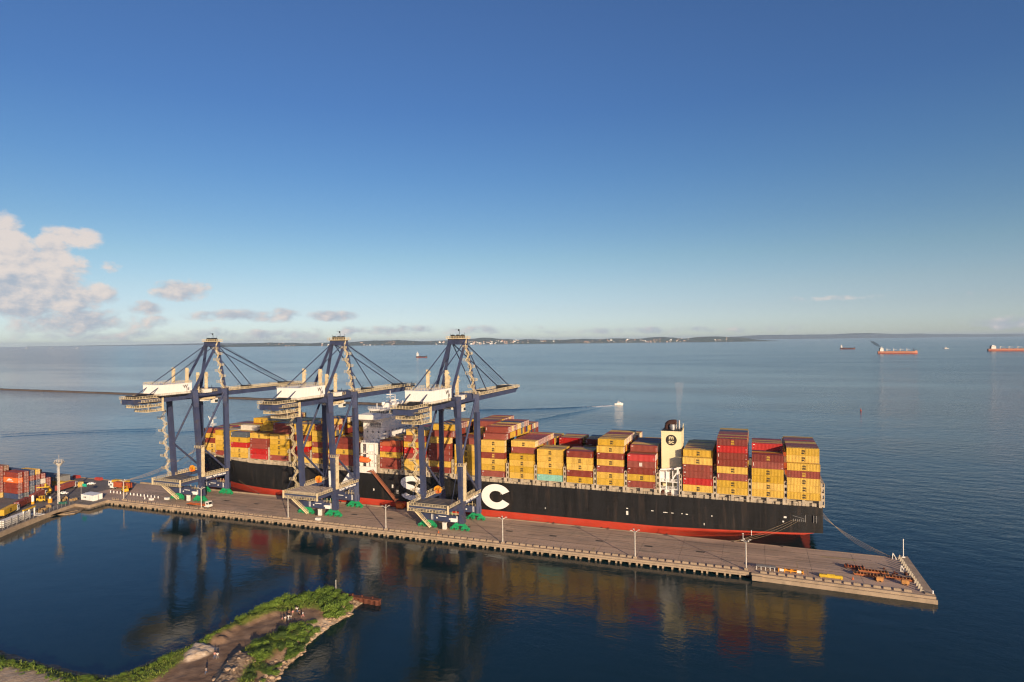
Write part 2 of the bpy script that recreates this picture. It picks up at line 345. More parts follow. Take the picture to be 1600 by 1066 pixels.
for (uc, sp, n) in cl:
    for i in range(n):
        u = rnd.gauss(uc, sp*.6); d = R0*((u-800)/FPX)+F0
        p = d*(12650+abs(rnd.gauss(0, 420)))
        hit = bv.ray_cast(Vector((p.x, p.y, 900)), Vector((0,0,-1)))
        z = hit[0].z if hit[0] else 2
        if z < 1 or z > 70: continue
        k = rnd.choice((0,0,1,1,2)); o = bpy.data.objects.new('house', hm[k]); col.objects.link(o); o.location = (p.x, p.y, z); o.rotation_euler = (0,0,rnd.uniform(-.6,.6)+TH)
        s_ = rnd.uniform(.85, 1.5); o.scale = (s_, s_, s_)
        tag(o, 'tiny pale house of the town along the far wooded shore', 'house', 'houses of the town on the far shore')

# breakwater
b = MB()
bp_ = [at(u, v, 3.0) for u, v in ((-120, 604), (0, 607.6), (200, 614.5), (400, 622.3), (560, 629), (646, 632.5))]
ds = [Vector((p.x, p.y)) for p in bp_]
pts = []
for a, c in zip(ds[:-1], ds[1:]):
    n_ = 26
    for i in range(n_): pts.append(a.lerp(c, i/n_))
pts.append(ds[-1]); vs = []; fs = []
for i, p in enumerate(pts):
    t = (pts[min(i+1, len(pts)-1)]-pts[max(i-1, 0)]).normalized(); nn = Vector((-t.y, t.x))
    for k, (o_, z) in enumerate(((-6,-3),(-3.4,2.7),(-1.5,3.5),(1.5,3.6),(4,2.6),(7,-3))):
        q = p+nn*(o_+rnd.uniform(-.35,.35)); vs.append((q.x, q.y, z+rnd.uniform(-.25,.25)))
fs = [(i*6+k, i*6+k+1, (i+1)*6+k+1, (i+1)*6+k) for i in range(len(pts)-1) for k in range(5)]
b.add(vs, fs)
tag(b.build('breakwater', mat('breakwater_rock', (.11,.085,.068), .9, var=.4, scale=.5)), 'long low rock breakwater crossing the bay behind the cranes', 'breakwater')

# ------------------------------------------------------------------ quay on piles
ZQ = 3.5
YN0, YN1 = 235.0, 271.0
def yn(x): return 233.4+(x+320)*(236.9-233.4)/320.0       # the inner edge of the basin side runs slightly askew
quay = empty('quay', (0,0,0)); tag(quay, kind='structure')
E_ = MB()
E_.prism([(-322,yn(-322)+.9),(-1.5,yn(-1.5)+.9),(-1.5,YN1-.8),(-345,YN1-3.6),(-345,yn(-345)+.9)], 2.35, ZQ)
E_.prism([(-1.5,237.0),(53.0,235.2),(50.0,YN1-.8),(-1.5,YN1-.8)], -3, ZQ-.004)
E_.build('deck', CONC, quay)
e = MB()   # edge beams of both faces
x = -322.0
def edge_beam(mb, x0, x1, ya, yb, z0, z1):
    mb.add([(x0,yn(x0)+ya,z0),(x1,yn(x1)+ya,z0),(x1,yn(x1)+yb,z0),(x0,yn(x0)+yb,z0),(x0,yn(x0)+ya,z1),(x1,yn(x1)+ya,z1),(x1,yn(x1)+yb,z1),(x0,yn(x0)+yb,z1)],
           [(0,3,2,1),(4,5,6,7),(0,1,5,4),(1,2,6,5),(2,3,7,6),(3,0,4,7)])
edge_beam(e, -322, -2.2, .0, .9, 2.25, ZQ+.05)
edge_beam(e, -322, -2.6, -.4, .0, 2.3, 2.85)
e.box(-345, 50, YN1-.8, YN1-.0, 1.2, ZQ+.06)
e.prism([(-1.4,236.0),(53.5,233.9),(53.5,234.9),(-1.4,237.0)], -1.5, ZQ+.05)
e.prism([(-1.0,235.3),(53.8,233.2),(53.8,233.9),(-1.0,236.0)], -1.5, 2.75)
e.prism([(50.9,235.6),(53.5,234.9),(53.3,272.4),(50.6,272.6)], -1.5, ZQ+.35)
e.prism([(-1.2,234.4),(2.2,234.3),(2.2,235.2),(-1.2,235.3)], 1.6, 3.2)
e.build('edge_beam', CONC2, quay)
pl = MB(); pt = MB(); x = -319.5; k = 0
while x < -4:
    wdt = .62
    pl.add([(x,yn(x)-.3,1.2),(x+wdt,yn(x)-.3,1.2),(x+wdt,yn(x)+.5,1.1),(x,yn(x)+.5,1.1),(x,yn(x)-.3,2.33),(x+wdt,yn(x)-.3,2.33),(x+wdt,yn(x)+.5,2.33),(x,yn(x)+.5,2.33)],
           [(0,3,2,1),(4,5,6,7),(0,1,5,4),(1,2,6,5),(2,3,7,6),(3,0,4,7)])
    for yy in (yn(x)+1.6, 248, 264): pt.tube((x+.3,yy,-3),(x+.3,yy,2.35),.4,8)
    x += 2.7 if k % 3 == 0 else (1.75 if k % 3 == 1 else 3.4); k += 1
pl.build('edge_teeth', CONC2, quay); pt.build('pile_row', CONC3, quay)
tr = MB()
for yy in (246.95, 247.35, 264.1, 264.5): tr.box(-318, 40, yy-.06, yy+.06, ZQ, ZQ+.012)
tr.build('rail_track', DARK, quay)
mk = MB()
mk.box(-300, 48, 255.9, 256.15, ZQ+.004, ZQ+.008)
for i in range(14): mk.box(-20-i*20-1.6, -20-i*20+1.6, 252.6, 253.9, ZQ+.004, ZQ+.01)
mk.build('drain_cover', mat('drain_dark', (.06,.055,.05), .8), quay)
jn = MB()
for i in range(24): jn.box(-318+i*15.3, -317.9+i*15.3, yn(-318+i*15.3)+2.4, YN1-1, ZQ+.002, ZQ+.005)
for yy in (243.4, 251.2, 259.8): jn.box(-330, 49, yy-.05, yy+.05, ZQ+.002, ZQ+.005)
pt2 = MB(); r8 = random.Random(21)
for i in range(26):
    px, py = r8.uniform(-305, 30), r8.uniform(240, 267); pt2.box(px, px+r8.uniform(2.5,9), py, py+r8.uniform(1.2,4), ZQ+.001, ZQ+.0015+i*.00006)
pt2.build('repair_patch', mat('concrete_patch', (.36,.28,.21), .85, var=.2, scale=.4), quay)
ln = MB()
for yy, w_ in ((249.4,.8),(251.9,.7),(253.9,.9),(258.3,.8),(261.2,.9)):
    x = -318
    while x < 44: L_ = r8.uniform(12, 50); ln.box(x, min(46, x+L_), yy+r8.uniform(-.4,.4), yy+w_, ZQ+.0008, ZQ+.0009); x += L_+r8.uniform(4, 26)
ln.build('tyre_lane', mat('tyre_dark', (.30,.235,.185), .85, var=.3, scale=.5, stretch=(.1,1,1)), quay)
jn.build('expansion_joint', mat('joint_dark', (.12,.10,.085), .9), quay)
ym = MB()
for x, y, w_, h_ in ((-63,243,3.2,.35),(-60,241,.4,4),(-24,244,3,.35),(14,247,.25,7),(17,240,.25,6),(-98,246,3,.35),(23,262,12,1.6),(-150,243,.35,4)): ym.box(x, x+w_, y, y+h_, ZQ+.004, ZQ+.009)
ym.build('painted_marking', mat('worn_marking', (.38,.29,.16), .85, var=.2), quay)
# fender on the sea face
fd = MB()
for i in range(22): fd.box(-312+i*15.5, -311+i*15.5, YN1, YN1+.7, .6, 3.3)
fd.build('fender', RUBBER, quay)

# kerb blocks along the basin edge
kb = MB(); kb.box(-1.08, 1.08, -.42, .42, 0, .62); kb.box(-1.02, 1.02, -.3, .3, .62, .72); kbm = kb.mesh('kerb_block'); kbm.materials.append(CONC2)
rb = MB(); rb.box(-.95,.95,-.22,.22,0,.5); rb.box(-.95,-.85,-.1,.1,.5,1.0); rb.box(.85,.95,-.1,.1,.5,1.0); rb.box(-.95,.95,-.05,.05,.85,.95); rbm = rb.mesh('kerb_block'); rbm.materials.append(CONC2)
LAMPX = [-313.8,-259.2,-205.2,-151.9,-96.5,-42.6,-3.2]; kc = {}
LAMPN = ['by the white posts','under the bow-end crane','before the middle crane','between two cranes','past the stern-end crane','opposite the funnel','at the quay step']
NTH = ['zeroth','first','second','third','fourth','fifth','sixth','seventh','eighth','ninth','tenth','eleventh','twelfth','thirteenth','fourteenth','fifteenth','sixteenth','seventeenth','eighteenth','nineteenth','twentieth','twenty-first','twenty-second','twenty-third']
x = -320.0
while x < -4.5:
    if not any(abs(x-q) < 1.6 for q in (-313.8,-259.2,-205.2,-151.9,-96.5,-42.6)):
        o = bpy.data.objects.new('kerb_block', rbm if x < -215 else kbm); col.objects.link(o); o.location = (x, yn(x)+1.75, ZQ)
        li_ = [q for q in range(7) if LAMPX[q] <= x+1.5]; li_ = li_[-1] if li_ else 0; kc[li_] = kc.get(li_, 0)+1
        tag(o, '%s %s kerb block past the lamp post %s' % (NTH[kc[li_]], 'railed' if x < -215 else 'plain', LAMPN[li_]), 'kerb block', 'railed kerb blocks along the quay edge' if x < -215 else 'kerb blocks along the quay edge')
    x += 2.9
for i in range(16):
    x = 2.6+i*2.9; o = bpy.data.objects.new('kerb_block', kbm); col.objects.link(o); o.location = (x, 237.6-(x*.035), ZQ); o.rotation_euler = (0,0,-.035)
    tag(o, '%s concrete kerb block from the step on the solid quay end' % NTH[i+1], 'kerb block', 'kerb blocks on the quay end')
# fender posts along the quay head
fp = MB(); fp.add([(-.5,-.14,0),(.3,-.14,0),(.3,.14,0),(-.5,.14,0),(-.1,-.12,1.7),(.25,-.12,1.7),(.25,.12,1.7),(-.1,.12,1.7)], [(0,3,2,1),(4,5,6,7),(0,1,5,4),(1,2,6,5),(2,3,7,6),(3,0,4,7)])
fp.box(.3,.9,-.12,.12,.0,.55); fpm = fp.mesh('fender_post'); fpm.materials.append(mat('post_pale',(.42,.37,.29),.7,var=.2))
for i in range(14):
    t = i/13; o = bpy.data.objects.new('fender_post', fpm); col.objects.link(o); o.location = (50.2-.2*t, 237.5+31.5*t, ZQ+.0)
    tag(o, '%s pale stub post from the basin corner along the quay head' % NTH[i+1], 'post', 'posts along the quay head')

# lamp posts
LAMPG = mat('lamp_grey', (.52,.49,.44), .5, var=.12)
def lamp_post(x, y, h, label, group='lamp posts along the quay'):
    t = empty('lamp_post', (x, y, ZQ)); tag(t, label, 'lamp post', group)
    a = MB(); a.tube((0,0,.7),(0,0,h),.25,10,r2=.17); a.build('pole', LAMPG, t, smooth=False)
    a = MB(); a.box(-.6,.6,-.6,.6,0,.75); a.build('base', CONC2, t)
    for k in range(4):
        an = k*math.pi/2+.5; d = Vector((math.cos(an), math.sin(an), 0))
        a = MB(); a.bar(Vector((0,0,h-.5)), Vector((0,0,h+.45))+d*1.2, .16); c = Vector((0,0,h+.5))+d*1.5
        a.bar(c-d*.4, c+d*.4, .5, .22); a.build('lamp_arm', LAMPG, t)
    return t
for (x, y), l_ in zip(((-313.8,236.2),(-259.2,236.4),(-205.2,236.6),(-151.9,236.9),(-96.5,237.2),(-42.6,237.6),(-3.2,239.0)),
    ('lamp post by the white bollards at the shore end of the quay', 'lamp post beside the orange trailer under the crane nearest the bow',
     'lamp post on the quay edge in front of the middle crane', 'lamp post between the middle crane and the crane nearest the stern',
     'lamp post just past the crane nearest the stern', 'lamp post alone on the quay edge opposite the funnel',
     'lamp post with a thin rod beside it at the step in the quay edge')):
    lp = lamp_post(x, y, 10.2, l_)
    if x > -5:
        a = MB(); a.tube((-.95,.2,9.9),(-.95,.2,12.9),.09,6); a.box(-1.25,-.65,.1,.3,12.8,12.95); a.build('lightning_rod', OFFWHITE, lp)
# quay head bits
a = MB(); a.tube((0,0,0),(0,0,6.6),.15,8); a.tube((0,0,6.6),(0,0,6.9),.2,8); a.box(-.5,.5,-.5,.5,0,.35)
tag(a.build('marker_post', OFFWHITE, None, (51.6,270.8,ZQ+.35)), 'plain white marker pole at the seaward corner of the quay', 'marker post')
for (x, y, l_) in ((48.0,268.6,'white triangular frame at the seaward corner of the quay'), (48.2,255.5,'white triangular frame halfway along the quay head')):
    a = MB(); a.bar((-.4,0,0),(-.2,0,2.3),.26); a.bar((1.0,0,0),(-.2,0,2.3),.26); a.bar((-.4,0,.15),(1.0,0,.15),.2)
    tag(a.build('frame_stand', OFFWHITE, None, (x,y,ZQ)), l_, 'stand', 'white frames on the quay head')
a = MB(); a.tube((0,0,0),(0,0,.9),.22,8); a.tube((0,0,.9),(0,0,1.0),.28,8); tag(a.build('marker_post', WHITE, None, (53.0,235.7,ZQ+.35)), 'short white post on the near outer corner of the quay', 'marker post')
# lifting gear lying on the quay head
ORD_ = mat('dull_orange', (.40,.13,.05), .7, var=.3, scale=.8); AMD_ = mat('dull_amber', (.45,.22,.07), .7, var=.3, scale=.8)
def grating(x, y, rz, n, l_, mats_=(ORD_, AMD_)):
    t = empty('stack_frame', (x,y,ZQ), rz); tag(t, l_, 'steel frame', 'orange frames lying on the quay end')
    a = MB(); a.bar((-n*.5,-.9,.5),(n*.5,-.9,.5),.35,.5); a.bar((-n*.5,.9,.5),(n*.5,.9,.5),.35,.5); a.build('side_beam', mats_[0], t)
    a = MB()
    for i in range(n+1): a.box(-n*.5+i-.12, -n*.5+i+.12, -.9, .9, .45, .95)
    a.build('cross_bar', mats_[1], t)
    a = MB()
    for i in (-1,1):
        for j in (-1,1): a.box(i*n*.45-.15,i*n*.45+.15,j*.8-.15,j*.8+.15,0,1.3)
    a.build('stand_foot', DARK, t); return t
grating(36.5, 246.5, -.12, 9, 'long orange slatted frame lying nearest the quay edge, left one'); grating(45.8, 246.8, -.12, 8, 'long orange slatted frame nearest the pale quay-head posts')
grating(38.5, 250.8, -.05, 9, 'orange slatted frame lying behind the other two frames'); grating(33.0, 253.3, .03, 6, 'short rusty frame at the back of the frame pile', (RUST, ORANGE))
for i, (x, y, s, l_) in enumerate(((39.2,242.6,1.5,'amber box beside the left orange frame'),(46.6,242.2,1.6,'amber box beside the right orange frame'))):
    a = MB(); a.box(-s*.7,s*.7,-s*.4,s*.4,.45,1.15+.35); a.box(-s*.6,s*.6,-s*.3,s*.3,1.5,1.65); a.box(-s*.5,-s*.3,-s*.3,s*.3,0,.45); a.box(s*.3,s*.5,-s*.3,s*.3,0,.45)
    tag(a.build('tool_box', AMD_, None, (x,y,ZQ)), l_, 'box', 'amber boxes on the quay end')
a = MB(); a.bar((-3.6,0,.55),(3.6,0,.55),.9,.9); a.box(-3.4,-2.9,-.7,.7,0,.3); a.box(2.9,3.4,-.7,.7,0,.3); a.box(-1.2,1.2,-.25,.25,1.0,1.25)
tag(a.build('spreader_beam', mat('bright_yellow',(.58,.40,.03),.6,var=.15), None, (24.2,240.7,ZQ)), 'bright yellow lifting beam lying along the quay edge', 'lifting beam')
t = empty('spreader_frame', (11.5,241.0,ZQ)); tag(t, 'yellow and white rack with two pale panels beside the dark rack', 'rack')
a = MB(); a.bar((-4,0,.7),(4,0,.7),.3,.35); a.bar((-4,1.2,.7),(4,1.2,.7),.3,.35)
for i in range(5): a.box(-4+i*2-.12,-4+i*2+.12,-.1,1.3,0,1.1)
a.build('frame', AMBER, t); a = MB(); a.box(-3.6,-2.2,-.2,-.15,.3,1.2); a.box(2.0,3.4,-.2,-.15,.3,1.2); a.build('panel', OFFWHITE, t)
t = empty('spreader_frame', (3.4,241.4,ZQ)); tag(t, 'dark grey flat rack on white legs by the step in the quay', 'rack')
a = MB(); a.box(-3.2,3.2,-.9,1.1,1.2,1.45); a.build('top_panel', GREY, t); a = MB()
for i in range(5): a.box(-3.1+i*1.5-.1,-3.1+i*1.5+.1,-.95,-.8,0,1.25); a.box(-3.1+i*1.5-.1,-3.1+i*1.5+.1,.9,1.05,0,1.25)
a.build('leg', OFFWHITE, t)
sc_m = MB(); sc_m.bar((-.6,0,.25),(.6,.1,.3),.5,.45); sc_m.bar((-.2,-.5,.2),(.3,.5,.35),.35,.3); sc_m.box(.1,.5,-.2,.3,.3,.9); scm = sc_m.mesh('scrap_part'); scm.materials.append(RUST)
for i in range(13):
    o = bpy.data.objects.new('scrap_part', scm); col.objects.link(o); o.location = (rnd.uniform(28,50.0), rnd.gauss(249,3.6), ZQ); o.rotation_euler = (0,0,rnd.uniform(0,6)); s_ = rnd.uniform(.6,1.2); o.scale = (s_,s_,s_)
    if not 239.5 < o.location.y < 258: o.location.y = 255
    o.location.x = min(o.location.x, 50); tag(o, 'small rusty machine part lying among the orange frames', 'scrap part', 'machine parts on the quay end')
cone = MB(); cone.box(-.35,.35,-.35,.35,0,.1); cone.tube((0,0,.1),(0,0,1.0),.28,8,r2=.06); cm_ = cone.mesh('traffic_cone'); cm_.materials.append(ORANGE)
for x, y in ((31,241.5),(-128,241.0)):
    o = bpy.data.objects.new('traffic_cone', cm_); col.objects.link(o); o.location = (x,y,ZQ); tag(o, 'small orange traffic cone standing on the quay', 'traffic cone', 'cones on the quay')

# ------------------------------------------------------------------ container
def container_mesh(L=12.0, W=2.42, H=2.83):
    b = MB(); hx, hy = L/2, W/2
    for s in (-1, 1):                                  # corrugated long sides
        n = 22; pts = []
        for i in range(n):
            x0 = -hx+.18+(L-.36)*i/n; dx = (L-.36)/n
            pts += [(x0, 0), (x0+dx*.30, 0), (x0+dx*.5, .06), (x0+dx*.80, .06)]
        pts.append((hx-.18, 0)); vs = []
        for (x, d) in pts:
            y = s*(hy-.03-d); vs += [(x,y,.12), (x,y,H-.1)]
        fs = [((2*i, 2*i+2, 2*i+3, 2*i+1) if s < 0 else (2*i+1, 2*i+3, 2*i+2, 2*i)) for i in range(len(pts)-1)]
        b.add(vs, fs)
        b.box(-hx, hx, min(s*hy, s*(hy-.1)), max(s*hy, s*(hy-.1)), 0, .15); b.box(-hx, hx, min(s*hy, s*(hy-.08)), max(s*hy, s*(hy-.08)), H-.11, H)
        for t in (-1, 1): b.box(min(t*hx, t*(hx-.18)), max(t*hx, t*(hx-.18)), min(s*(hy+.004), s*(hy-.16)), max(s*(hy+.004), s*(hy-.16)), .004, H+.012)
    b.box(-hx+.06, -hx+.1, -hy+.1, hy-.1, .1, H-.05); b.box(hx-.16, hx-.12, -hy+.1, hy-.1, .1, H-.05)
    for i in range(12):
        x0 = -hx+.05+(L-.1)*i/12; b.box(x0, x0+(L-.1)/12*.55, -hy+.08, hy-.08, H-.08, H-.012)
    b.box(-hx+.05, hx-.05, -hy+.07, hy-.07, H-.1, H-.05); b.box(-hx+.05, hx-.05, -hy+.07, hy-.07, .02, .06)
    return b
CM = container_mesh().mesh('shipping_container'); CM.materials.append(CC['Y'])
CM20 = container_mesh(L=6.0).mesh('shipping_container'); CM20.materials.append(CC['Y'])
def door_mesh(L):
    db = MB(); hx = L/2
    for s in (-1, 1):
        db.box(hx-.10, hx-.05, min(s*.03, s*1.05), max(s*.03, s*1.05), .16, 2.7)
        for yy in (.3, .78):
            db.tube((hx-.03, s*yy, .12), (hx-.03, s*yy, 2.74), .03, 5, mi=1); db.box(hx-.05, hx+.005, s*yy-.09, s*yy+.09, .9, 1.1, mi=1); db.box(hx-.05, hx+.005, s*yy-.1, s*yy+.1, 2.45, 2.62, mi=1); db.box(hx-.05, hx+.005, s*yy-.1, s*yy+.1, .2, .36, mi=1)
    me = db.mesh('door'); me.materials.append(CC['Y']); me.materials.append(OFFWHITE); return me
DM, DM20 = door_mesh(12.0), door_mesh(6.0)
tm = text_obj('m\nsc', 1.3, 'tmp', INK, None, (0,0,0), (0,0,0), depth=.01, bold=.06, sx=1.2)
EM = tm.data; bpy.data.objects.remove(tm); EM.transform(Matrix.Rotation(math.pi/2, 4, 'X')); EM.name = 'emblem'
mb_ = MB(); mb_.box(-5.55,-4.75,-.02,.0,2.12,2.42); mb_.box(-5.55,-5.35,-.02,.0,.75,.95)
for q in (.45, 1.0, 1.55): mb_.box(5.35,5.52,-.02,.0,q,q+.22)
MK = mb_.mesh('marking'); MK.materials.append(OFFWHITE)
mb_ = MB(); mb_.box(-5.5,-5.3,-.02,.0,1.0,2.3); mb_.box(5.2,5.5,-.02,.0,.4,.62); mb_.box(5.35,5.5,-.02,.0,1.9,2.1)
MK2 = mb_.mesh('marking'); MK2.materials.append(OFFWHITE)
mb_ = MB(); mb_.box(-.75,-.15,-.02,.0,.6,2.2); mb_.box(.1,.45,-.02,.0,.6,2.2)
MK3 = mb_.mesh('marking'); MK3.materials.append(OFFWHITE)
def obj_mat(o, m_):
    o.material_slots[0].link = 'OBJECT'; o.material_slots[0].material = m_
def container(c, loc, rz=0.0, label='', group=None, near=True, door=False, short=False, style=None):
    o = bpy.data.objects.new('shipping_container', CM20 if short else CM); col.objects.link(o); o.location = loc; o.rotation_euler = (0,0,rz); obj_mat(o, CC[c])
    tag(o, label, 'container', group)
    if door:
        d = bpy.data.objects.new('door', DM20 if short else DM); col.objects.link(d); d.parent = o; obj_mat(d, CC[c])
    if near and not short:
        if c == 'Y' or style == 'e':
            e_ = bpy.data.objects.new('emblem', EM); col.objects.link(e_); e_.parent = o; e_.location = (.2, -1.20, 1.42); obj_mat(e_, INK if c == 'Y' else CC['Y'])
        elif c in 'RMBOGTN':
            e_ = bpy.data.objects.new('marking', rnd.choice((MK, MK, MK2)) if style != 'w' else MK3); col.objects.link(e_); e_.parent = o; e_.location = (0, -1.205, 0)
    return o

# ------------------------------------------------------------------ the container ship
SY = 299.4; HB = 25.8; ZD = 19.35; XS, XB = 25.0, -330.0        # centre line, half beam, deck, stern, bow
ship = empty('container_ship', (-150, SY, 0)); tag(ship, 'long container ship with black hull and red underside moored along the quay', 'container ship')
def S(p): return Vector(p)-Vector((-150, SY, 0))
def zknuck(x): return 5.9+3.0*min(1, max(0, (x+40)/62.0))**1.2
def hull_b(x, z):
    b_ = HB
    if x > -48:                                                  # run aft: below its knuckle the hull slopes in steeply under the counter
        t = min(1, (x+48)/66.0)**1.25; zb = zknuck(x)
        b_ *= 1 - t*min(1, max(0, (zb-1.0-z)/5.2))*.975
        if x > 8: b_ *= 1-.045*((x-8)/17)**2
    f = min(1, max(0, (z+3)/22.0))
    x0 = -218-52*f**.8; x1 = -316-14*f**.7; ex = 1.55+.75*f
    if x < x0:
        t = (x0-x)/(x0-x1); b_ *= max(0.0, 1-t**ex) if t < 1 else 0.0
    return b_
def sheer(x): return ZD + (0 if x > -262 else 2.2*min(1, (-262-x)/30))
zlev = [-5,-2,.0,.2,.4,.55,.7,.83,.92,1.0,11,13.5,16,18,1.0]; NK = 9
xs = [XS, 24.9, 22, 18, 13, 8, 0, -8, -16, -24, -32, -40, -60, -100, -140, -180, -215]+[-215-4*i for i in range(1, 28)]+[-324,-326,-328,-329.5,-330.3]
hb = MB(); NZ = len(zlev)
def hz(x, k):
    z = sheer(x) if k == NZ-1 else (zlev[k]*zknuck(x) if 2 <= k <= NK else zlev[k])
    return z
def ctr(x):                                                      # centre profile at the stern: nothing below the counter past the skeg
    return -5 if x < 14 else -5+(x-14)/8*13.9 if x < 22 else 8.9
for s in (-1, 1):
    vs = []
    for x in xs:
        for k in range(NZ):
            z = hz(x, k); zz_ = z
            if x > 14: zz_ = max(z, min(8.9, ctr(x))) if z < 8.9 else z
            if x > 20 and k <= NK: zz_ = max(zz_, 8.6+.03*k)
            # the stem rakes: stations past the local stem close onto it
            bb = hull_b(x, zz_)
            vs.append(S((x, SY+s*bb, zz_)))
    fs = []; mi = []
    base = len(hb.v)
    for i in range(len(xs)-1):
        for k in range(NZ-1):
            a, b2, c2, d2 = i*NZ+k, (i+1)*NZ+k, (i+1)*NZ+k+1, i*NZ+k+1
            f = (a, d2, c2, b2) if s > 0 else (a, b2, c2, d2)
            hb.add([], [])
            hb.f.append(tuple(base+q for q in f)); hb.mi.append(1 if k < NK else 0)
    hb.v += [tuple(v) for v in vs]
    if s < 0: first = base
# transom
tv = []
n0 = 0; n1 = len(xs)*NZ
for k in range(NZ-1):
    hb.f.append((n0+k, n0+k+1, n1+k+1, n1+k)); hb.mi.append(0)
hull = hb.build('hull', [HBLACK, HRED], ship)
for p in hull.data.polygons: p.use_smooth = True
bm = bmesh.new(); bm.from_mesh(hull.data); bmesh.ops.remove_doubles(bm, verts=bm.verts, dist=.001); bmesh.ops.dissolve_degenerate(bm, edges=bm.edges, dist=.001); bmesh.ops.recalc_face_normals(bm, faces=bm.faces)
for e_ in bm.edges:
    if len(e_.link_faces) == 2 and e_.calc_face_angle(0) > .6: e_.smooth = False
bm.to_mesh(hull.data); bm.free()
a = MB(); a.v = []; n = 12; ring = []
for i in range(9):
    t = i/8; x = -312-24*t; r = 4.6*math.sqrt(max(0, 1-(max(0, t-.25)/.75)**2)); ring.append([S((x, SY+r*.75*math.cos(2*math.pi*j/n), -1.6+r*math.sin(2*math.pi*j/n))) for j in range(n)])
vs = [p for r in ring for p in r]; fs = [(i*n+j, (i+1)*n+j, (i+1)*n+(j+1) % n, i*n+(j+1) % n) for i in range(8) for j in range(n)]
a.add(vs, fs); a.build('bulbous_bow', HRED, ship, smooth=True)
a = MB(); a.box(17-3+150, 22+150, -.6, .6, -5, 8.5); a.build('rudder', HRED, ship)
# deck
dk = MB(); P_ = []
for x in xs: P_.append((x, hull_b(x, sheer(x))-.12, sheer(x)-.35))
vs = [S((x, SY-b_, z)) for x, b_, z in P_]+[S((x, SY+b_, z)) for x, b_, z in P_]; n = len(P_)
dk.add(vs, [(i, i+1, n+i+1, n+i) for i in range(n-1)]); dk.build('deck', DECK, ship)
# mooring openings near the stern: dark blocks for their shaded insides, with frames
a = MB(); yy = SY-hull_b(16, 14.3)
for x0, x1, z0, z1 in ((13.6,18.5,13.1,15.7),(21.7,23.6,13.4,15.9),(-41.5,-40.7,12.2,12.5)): a.box(x0+150,x1+150,yy-SY-.05,yy-SY+.3,z0,z1)
a.build('mooring_port', DARK, ship)
a = MB()
for x in (13.5,18.6,21.6,22.6): a.box(x-.1+150,x+.1+150,yy-SY-.12,yy-SY+.1,13.0,15.9)
for i in range(7): a.box(14.2+i*.7+150,14.4+i*.7+150,yy-SY-.1,yy-SY,13.1,14.0)
a.bar((14+150,yy-SY-.1,15.3),(18+150,yy-SY-.1,14.4),.12); a.build('port_bar', GREY, ship)
a = MB()
for x, z, w_, h_ in ((-52.3,10.4,.9,1.7),(-52.3,12.4,.8,.4),(-41.4,12.3,1.0,.35),(-35.9,12.1,1.8,.3),(-33,12.1,1.0,.3),(-29,12.2,.4,.4),(-27,12.1,.9,.35),(-16.9,12.3,.5,.4),(-112,14.0,.5,.3),(-182.4,10.7,.7,1.1),(11.2,14.4,1.0,.7),(10.5,12.6,.6,.6),(-171.2,13.2,.9,1.7),(-168.5,11.4,1.5,.2),(-168.5,10.7,1.5,.2),(-168.5,10.0,1.5,.2),(-90,9.2,.4,.6),(-20,8.6,.3,.9),(-1.5,6.8,.25,2.2)):
    a.box(x-w_/2+150, x+w_/2+150, -HB-.03, -HB+.1, z-h_/2, z+h_/2)
a.build('draught_marking', OFFWHITE, ship)
a = MB()
for x in range(-226, 6, 12): a.box(x-.03+150, x+.03+150, -HB-.012, -HB+.05, 6.2, 19.0)
for z in (8.9, 12.2, 15.6): a.box(-226+150, 5+150, -HB-.010, -HB+.05, z-.025, z+.025)
a.build('weld_seam', mat('seam_dark', (.035,.030,.028), .6), ship)
# the three tall white letters on the side, drawn as strokes of even weight
def letter(strokes, wd, x, z, sx, sz, name):
    mb = MB(); i_ = 0
    for st in strokes:
        n = len(st); vs = []
        for i, p in enumerate(st):
            p = Vector(p); a_ = Vector(st[max(i-1, 0)]); c_ = Vector(st[min(i+1, n-1)]); t = (c_-a_).normalized(); nn = Vector((-t.y, t.x))*wd/2
            vs += [p+nn, p-nn]
        i_ += 1
        V = [((x+v.x*sx)+150, -HB-.04-.004*i_, z+v.y*sz) for v in vs]
        mb.add(V, [(2*i, 2*i+1, 2*i+3, 2*i+2) for i in range(n-1)])
    o = mb.build(name, PANELW, ship); so = o.modifiers.new('thick', 'SOLIDIFY'); so.thickness = .05; so.offset = 1; return o
def arc(cx, cy, rx, ry, a0, a1, n=28): return [(cx+rx*math.cos(R_(a0+(a1-a0)*i/n)), cy+ry*math.sin(R_(a0+(a1-a0)*i/n))) for i in range(n+1)]
letter([arc(.5,.5,.365,.365,28,332,44)], .27, -122.0, 6.6, 15.2, 11.9, 'hull_letter')
letter([arc(.5,.715,.355,.185,12,90,10)+arc(.5,.715,.355,.185,90,262,20)+arc(.5,.285,.355,.185,82,-90,22)+arc(.5,.285,.355,.185,-90,-168,10)], .215, -167.0, 7.1, 15.0, 12.0, 'hull_letter')
letter([[(.11,0),(.11,1)],[(.15,.93),(.5,.1)],[(.5,.1),(.85,.93)],[(.89,0),(.89,1)]], .2, -213.0, 7.4, 20.0, 11.2, 'hull_letter')

